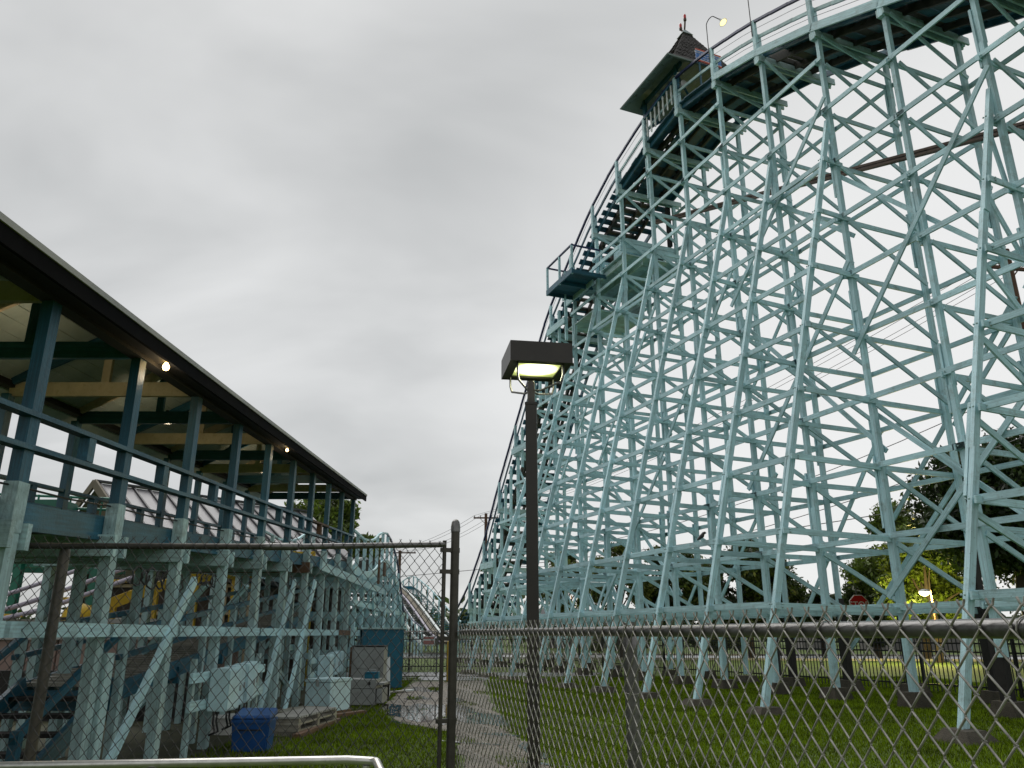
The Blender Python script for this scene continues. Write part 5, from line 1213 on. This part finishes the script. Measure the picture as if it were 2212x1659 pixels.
# string of small roof-edge lights
M['pin'] = emit('small_white_light', (1, .95, .8), 3.0)
for u in np.arange(.4, RL, .55):
    b = MB(); b.lathe([(.01, .05), (.045, .02), (.045, -.02), (.01, -.05)], 6, Matrix.Translation(B(u, rw-.02, 3.12))); b.build('eave_light', 'pin', bd_)
# green steel ride frame
gr = thing('ride_structure', 'dark green steel ride structure behind the near end of the station', 'ride', (-11, 17, 0))
GP = lambda x, y, z: Vector((x, y, z))
for x, y in ((-13.6, 16.5), (-12.2, 16.9), (-10.7, 17.3), (-9.3, 17.8), (-13.2, 18.8), (-10.2, 19.6)):
    beam('column', GP(x, y, 0), GP(x, y, 3.75), .16, .16, 'green', gr)
for z in (2.75, 3.7):
    beam('girder', GP(-14.5, 16.3, z), GP(-9.0, 17.9, z), .14, .22, 'green', gr); beam('girder', GP(-14, 18.6, z), GP(-9.6, 19.8, z), .12, .18, 'green', gr)
for i in range(8):
    x = -14+i*.65; y = 16.45+i*.19
    beam('lattice', GP(x, y-.1, 2.8), GP(x+.6, y+.1, 3.65), .045, .045, 'green', gr); beam('lattice', GP(x+.6, y+.1, 2.8), GP(x, y-.1, 3.65), .045, .045, 'green', gr)
for z in (3.95, 4.2):
    tube('guard_rail', [GP(-14.5, 16.2, z), GP(-9.0, 17.8, z)], .03, 'green', gr, 6)
for i in range(9): x = -14.3+i*.62; tube('guard_post', [GP(x, 16.25+i*.18, 3.7), GP(x, 16.25+i*.18, 4.22)], .025, 'green', gr, 6)
b = MB(); b.box(-11.0, -9.8, 16.9, 17.6, 3.75, 4.05); b.build('machine_box', 'green', gr, bevel=.03)
beam('brace', GP(-13.6, 16.4, .9), GP(-12.2, 16.8, 2.7), .1, .1, 'green', gr); beam('brace', GP(-10.7, 17.2, .8), GP(-12.0, 16.9, 2.7), .1, .1, 'green', gr)
# yellow steel coaster track with lilac rails
yt = thing('steel_track', 'yellow spined steel track with lilac rails curving behind the station', 'ride track', (-8, 15, 0))
yp = [Vector((-10.4, 15.2, .95)), Vector((-9.2, 15.6, 1.25)), Vector((-8.2, 16.1, 1.75)), Vector((-7.4, 16.7, 2.2)), Vector((-6.6, 17.5, 2.5)), Vector((-5.9, 18.6, 2.6))]
yc = [];
for i in range(len(yp)-1):
    for q in range(4): yc.append(yp[i].lerp(yp[i+1], q/4))
yc.append(yp[-1])
for _ in range(3): yc = [yc[0]]+[(yc[i-1]+yc[i]*2+yc[i+1])/4 for i in range(1, len(yc)-1)]+[yc[-1]]
b = MB()
for a, c in zip(yc[:-1], yc[1:]): b.beam(a, c+(c-a)*.05, .10, .22)
b.build('spine', 'yellow', yt)
lr = [p+Vector((-.3, -.25, .45)) for p in yc]; tube('rail', lr, .045, 'purple', yt, 8); tube('rail', [p+Vector((.25, -.2, .42)) for p in yc], .045, 'purple', yt, 8)
tube('rail', [p+Vector((-.5, -.5, .62)) for p in yc], .04, 'purple', yt, 8)
for p in yc[::3]: beam('support', (p.x, p.y, 0), (p.x, p.y, p.z), .09, .09, 'yellow', yt); beam('crosstie', p+Vector((-.35, -.25, .42)), p+Vector((.28, -.2, .40)), .06, .05, 'yellow', yt)
yb = thing('ride_car', 'yellow domed ride vehicle parked by the green frame', 'ride car', (-9.9, 15.8, 1.6))
for i, (x, y) in enumerate(((-10.4, 15.6),)):
    b = MB(); b.lathe([(.30, 0), (.34, .1), (.30, .3), (.2, .38), (.19, .45), (.24, .47), (.2, .6), (.06, .66)], 14, Matrix.Translation((x, y, 1.45))); smooth_by(b.build('body', 'yellow', yb))
    b = MB(); b.lathe([(.345, .09), (.35, .14), (.345, .17)], 14, Matrix.Translation((x, y, 1.45))); b.build('band', 'white', yb)
yb2 = thing('ride_car', 'second yellow domed ride vehicle farther right on the grey track', 'ride car', (-8.6, 16, 1.5))
b = MB(); b.lathe([(.26, 0), (.29, .1), (.25, .26), (.15, .34), (.05, .38)], 14, Matrix.Translation((-8.4, 15.7, 1.45))); smooth_by(b.build('body', 'yellow', yb2))
b = MB(); b.lathe([(.3, .06), (.3, .11)], 14, Matrix.Translation((-8.4, 15.7, 1.45))); b.build('band', 'black', yb2)
gt = thing('grey_track', 'flat grey ride track bed with rails behind the yellow cars', 'ride track', (-9, 15, 1)); beam('bed', (-13, 14.9, 1.38), (-7, 16.2, 1.42), .5, .06, 'gable', gt); beam('rail', (-13, 14.7, 1.46), (-7, 16.0, 1.5), .06, .08, 'siding', gt)
yl = thing('ladder_frame', 'yellow steel frame standing beyond the station roof end', 'frame', (-5.6, 21, 0))
for x in (-5.75, -5.25): beam('upright', (x, 21, 0), (x, 21, 3.35), .08, .08, 'yellow', yl)
for z in (2.3, 2.75, 3.3): beam('rung', (-5.79, 21, z), (-5.21, 21, z), .05, .07, 'yellow', yl)
# pink wall with cap, dark void behind the posts, brick hut with white timber frame
pw = thing('wall', 'dull pink wall with pale coping behind the station posts', 'wall', (-9, 13.8, 0)); npn = 14
for i in range(npn): beam('wall_panel', (-11.5+i*.5, 13.6, .78), (-11.5+i*.5+.47, 13.6, .78), .06, .78, 'pink', pw)
beam('coping', (-11.6, 13.58, 1.19), (-4.6, 13.58, 1.19), .14, .05, 'siding', pw)
beam('base_course', (-11.6, 13.6, .2), (-4.6, 13.6, .2), .08, .36, 'darkwall', pw)
hd = thing('darkness', 'flat black sheet for the hedge behind the station ramp', 'darkness', (-8, 12.6, 0))
b = MB(); b.box(-11, -4.9, 12.7, 12.8, 0, .72); b.build('screen', 'tar', hd)  # dark void behind the posts painted as a black sheet
hut = thing('hut', 'dark brick hut with pale timber framing behind the middle of the station', 'hut', (-6.5, 18, 0))
b = MB(); b.box(-9.2, -5.9, 18.3, 20.5, 0, 2.35); b.build('wall', 'darkwall', hut)
for x in (-9.15, -8.2, -7.2, -6.5, -5.95): beam('frame_post', (x, 18.27, 0), (x, 18.27, 2.35), .07, .05, 'cream', hut, XS)
for z in (.95, 1.7, 2.3): beam('frame_rail', (-9.2, 18.26, z), (-5.9, 18.26, z), .05, .07, 'cream', hut)
b = MB(); b.box(-9.4, -5.7, 18.1, 20.7, 2.36, 2.46); b.build('roof', 'slate', hut)
for x in (-8.65, -7.65): 
    b = MB(); b.box(x-.3, x+.3, 18.24, 18.29, 1.1, 1.6); f_ = b.build('window', 'palewhite', hut); b = MB(); b.box(x-.26, x+.26, 18.22, 18.238, 1.14, 1.56); b.build('pane', 'glass', f_)
# pale flat-roof hut between the hump and the tree
ph = thing('hut', 'low pale roofed kiosk behind the last station posts', 'hut', (-6.2, 25, 0))
b = MB(); b.box(-8.6, -5.6, 25, 27, 0, 2.6); b.build('wall', 'darkwall', ph); b = MB(); b.box(-8.9, -5.3, 24.7, 27.2, 2.61, 2.9); b.build('roof', 'palewhite', ph); b = MB(); b.box(-8.2, -7.0, 24.96, 25.0, 1.5, 2.2); b.build('counter_opening', 'cream', ph)

# ------------------------------------------------------------------ grass blades on the near lawn
def stones():
    rg = np.random.default_rng(11); n = 5200; b = MB(); V = []; Fc = []
    y = 6+(rg.random(n)**1.3)*17; xl = np.interp(y, [5.9, 9, 11.2, 12.6, 15, 18, 23.4], [-.35, -.5, -.75, -1.75, -2.3, -2.45, -2.75]); xr = np.interp(y, [5.9, 9, 11.5, 16, 23.4], [.5, .3, -.05, -.4, -.75])
    x = xl+(xr-xl)*rg.random(n)
    for i in range(n):
        r = .006+.012*rg.random()**2; c = np.array([x[i], y[i], .010]); k = 5*i
        q = rg.uniform(.6, 1.3, (5, 3))
        for d_, w_ in zip(((-1, -1, 0), (1, -1, 0), (1, 1, 0), (-1, 1, 0), (.1, 0, 1)), q): V.append(tuple(c+np.array(d_)*w_*r*np.array([1, 1, .8])))
        Fc += [(k, k+1, k+4), (k+1, k+2, k+4), (k+2, k+3, k+4), (k+3, k, k+4)]
    tag(mesh_obj('gravel_stones', V, Fc, 'stone'), kind='stuff')
M['stone'] = mat('loose_stone', (0.17, 0.15, 0.125), .6, .3, 8.0, island=.5)
stones()
def grass():
    n = 430000; rg = np.random.default_rng(3)
    y = 5.5+(rg.random(n)**1.35)*20; x = rg.uniform(-3.4, 12.5, n)
    keep = np.ones(n, bool)
    vis = np.abs(x)/(y*1.0) < .8; keep &= vis
    # thin on the gravel path
    xl = np.interp(y, [5.9, 9, 11.2, 12.6, 15, 18, 23.4], [-.35, -.5, -.75, -1.75, -2.3, -2.45, -2.75]); xr = np.interp(y, [5.9, 9, 11.5, 16, 23.4], [.5, .3, -.05, -.4, -.75])
    onp = (x > xl-.05) & (x < xr+.05)
    nz = np.sin(x*3.1+1)*np.sin(y*2.3)+np.sin(x*7.3+y*1.7)*.6
    keep &= ~(onp & ((nz+.45*(x > (xl+xr)/2+.1)*(y < 12) < .95) | (rg.random(n) < .4)))
    soil = x < np.interp(y, [3, 7, 9.5, 13, 15, 19, 24], [-3.2, -3.05, -2.75, -2.6, -2.5, -2.7, -2.9])
    keep &= ~(soil & (rg.random(n) < .55))
    x, y = x[keep], y[keep]; n = len(x)
    h = (.022+.035*rg.random(n))*(1+.25*np.sin(x*1.3)*np.sin(y*.9)); a = rg.uniform(0, 6.283, n); w = .0022+.003*rg.random(n)+.0003*y
    le = rg.uniform(.2, .9, n)*h
    V = np.zeros((n, 3, 3)); V[:, 0] = np.stack([x-np.cos(a)*w, y-np.sin(a)*w, np.full(n, -.002)], 1); V[:, 1] = np.stack([x+np.cos(a)*w, y+np.sin(a)*w, np.full(n, -.002)], 1)
    V[:, 2] = np.stack([x-np.sin(a)*le, y+np.cos(a)*le, h], 1)
    me = bpy.data.meshes.new('grass'); me.vertices.add(3*n); me.vertices.foreach_set('co', V.astype(np.float32).ravel())
    me.loops.add(3*n); me.loops.foreach_set('vertex_index', np.arange(3*n, dtype=np.int32)); me.polygons.add(n)
    me.polygons.foreach_set('loop_start', np.arange(0, 3*n, 3, dtype=np.int32)); me.polygons.foreach_set('loop_total', np.full(n, 3, dtype=np.int32))
    me.materials.append(M['blade']); me.update()
    tag(link(bpy.data.objects.new('grass', me)), kind='stuff')
grass()
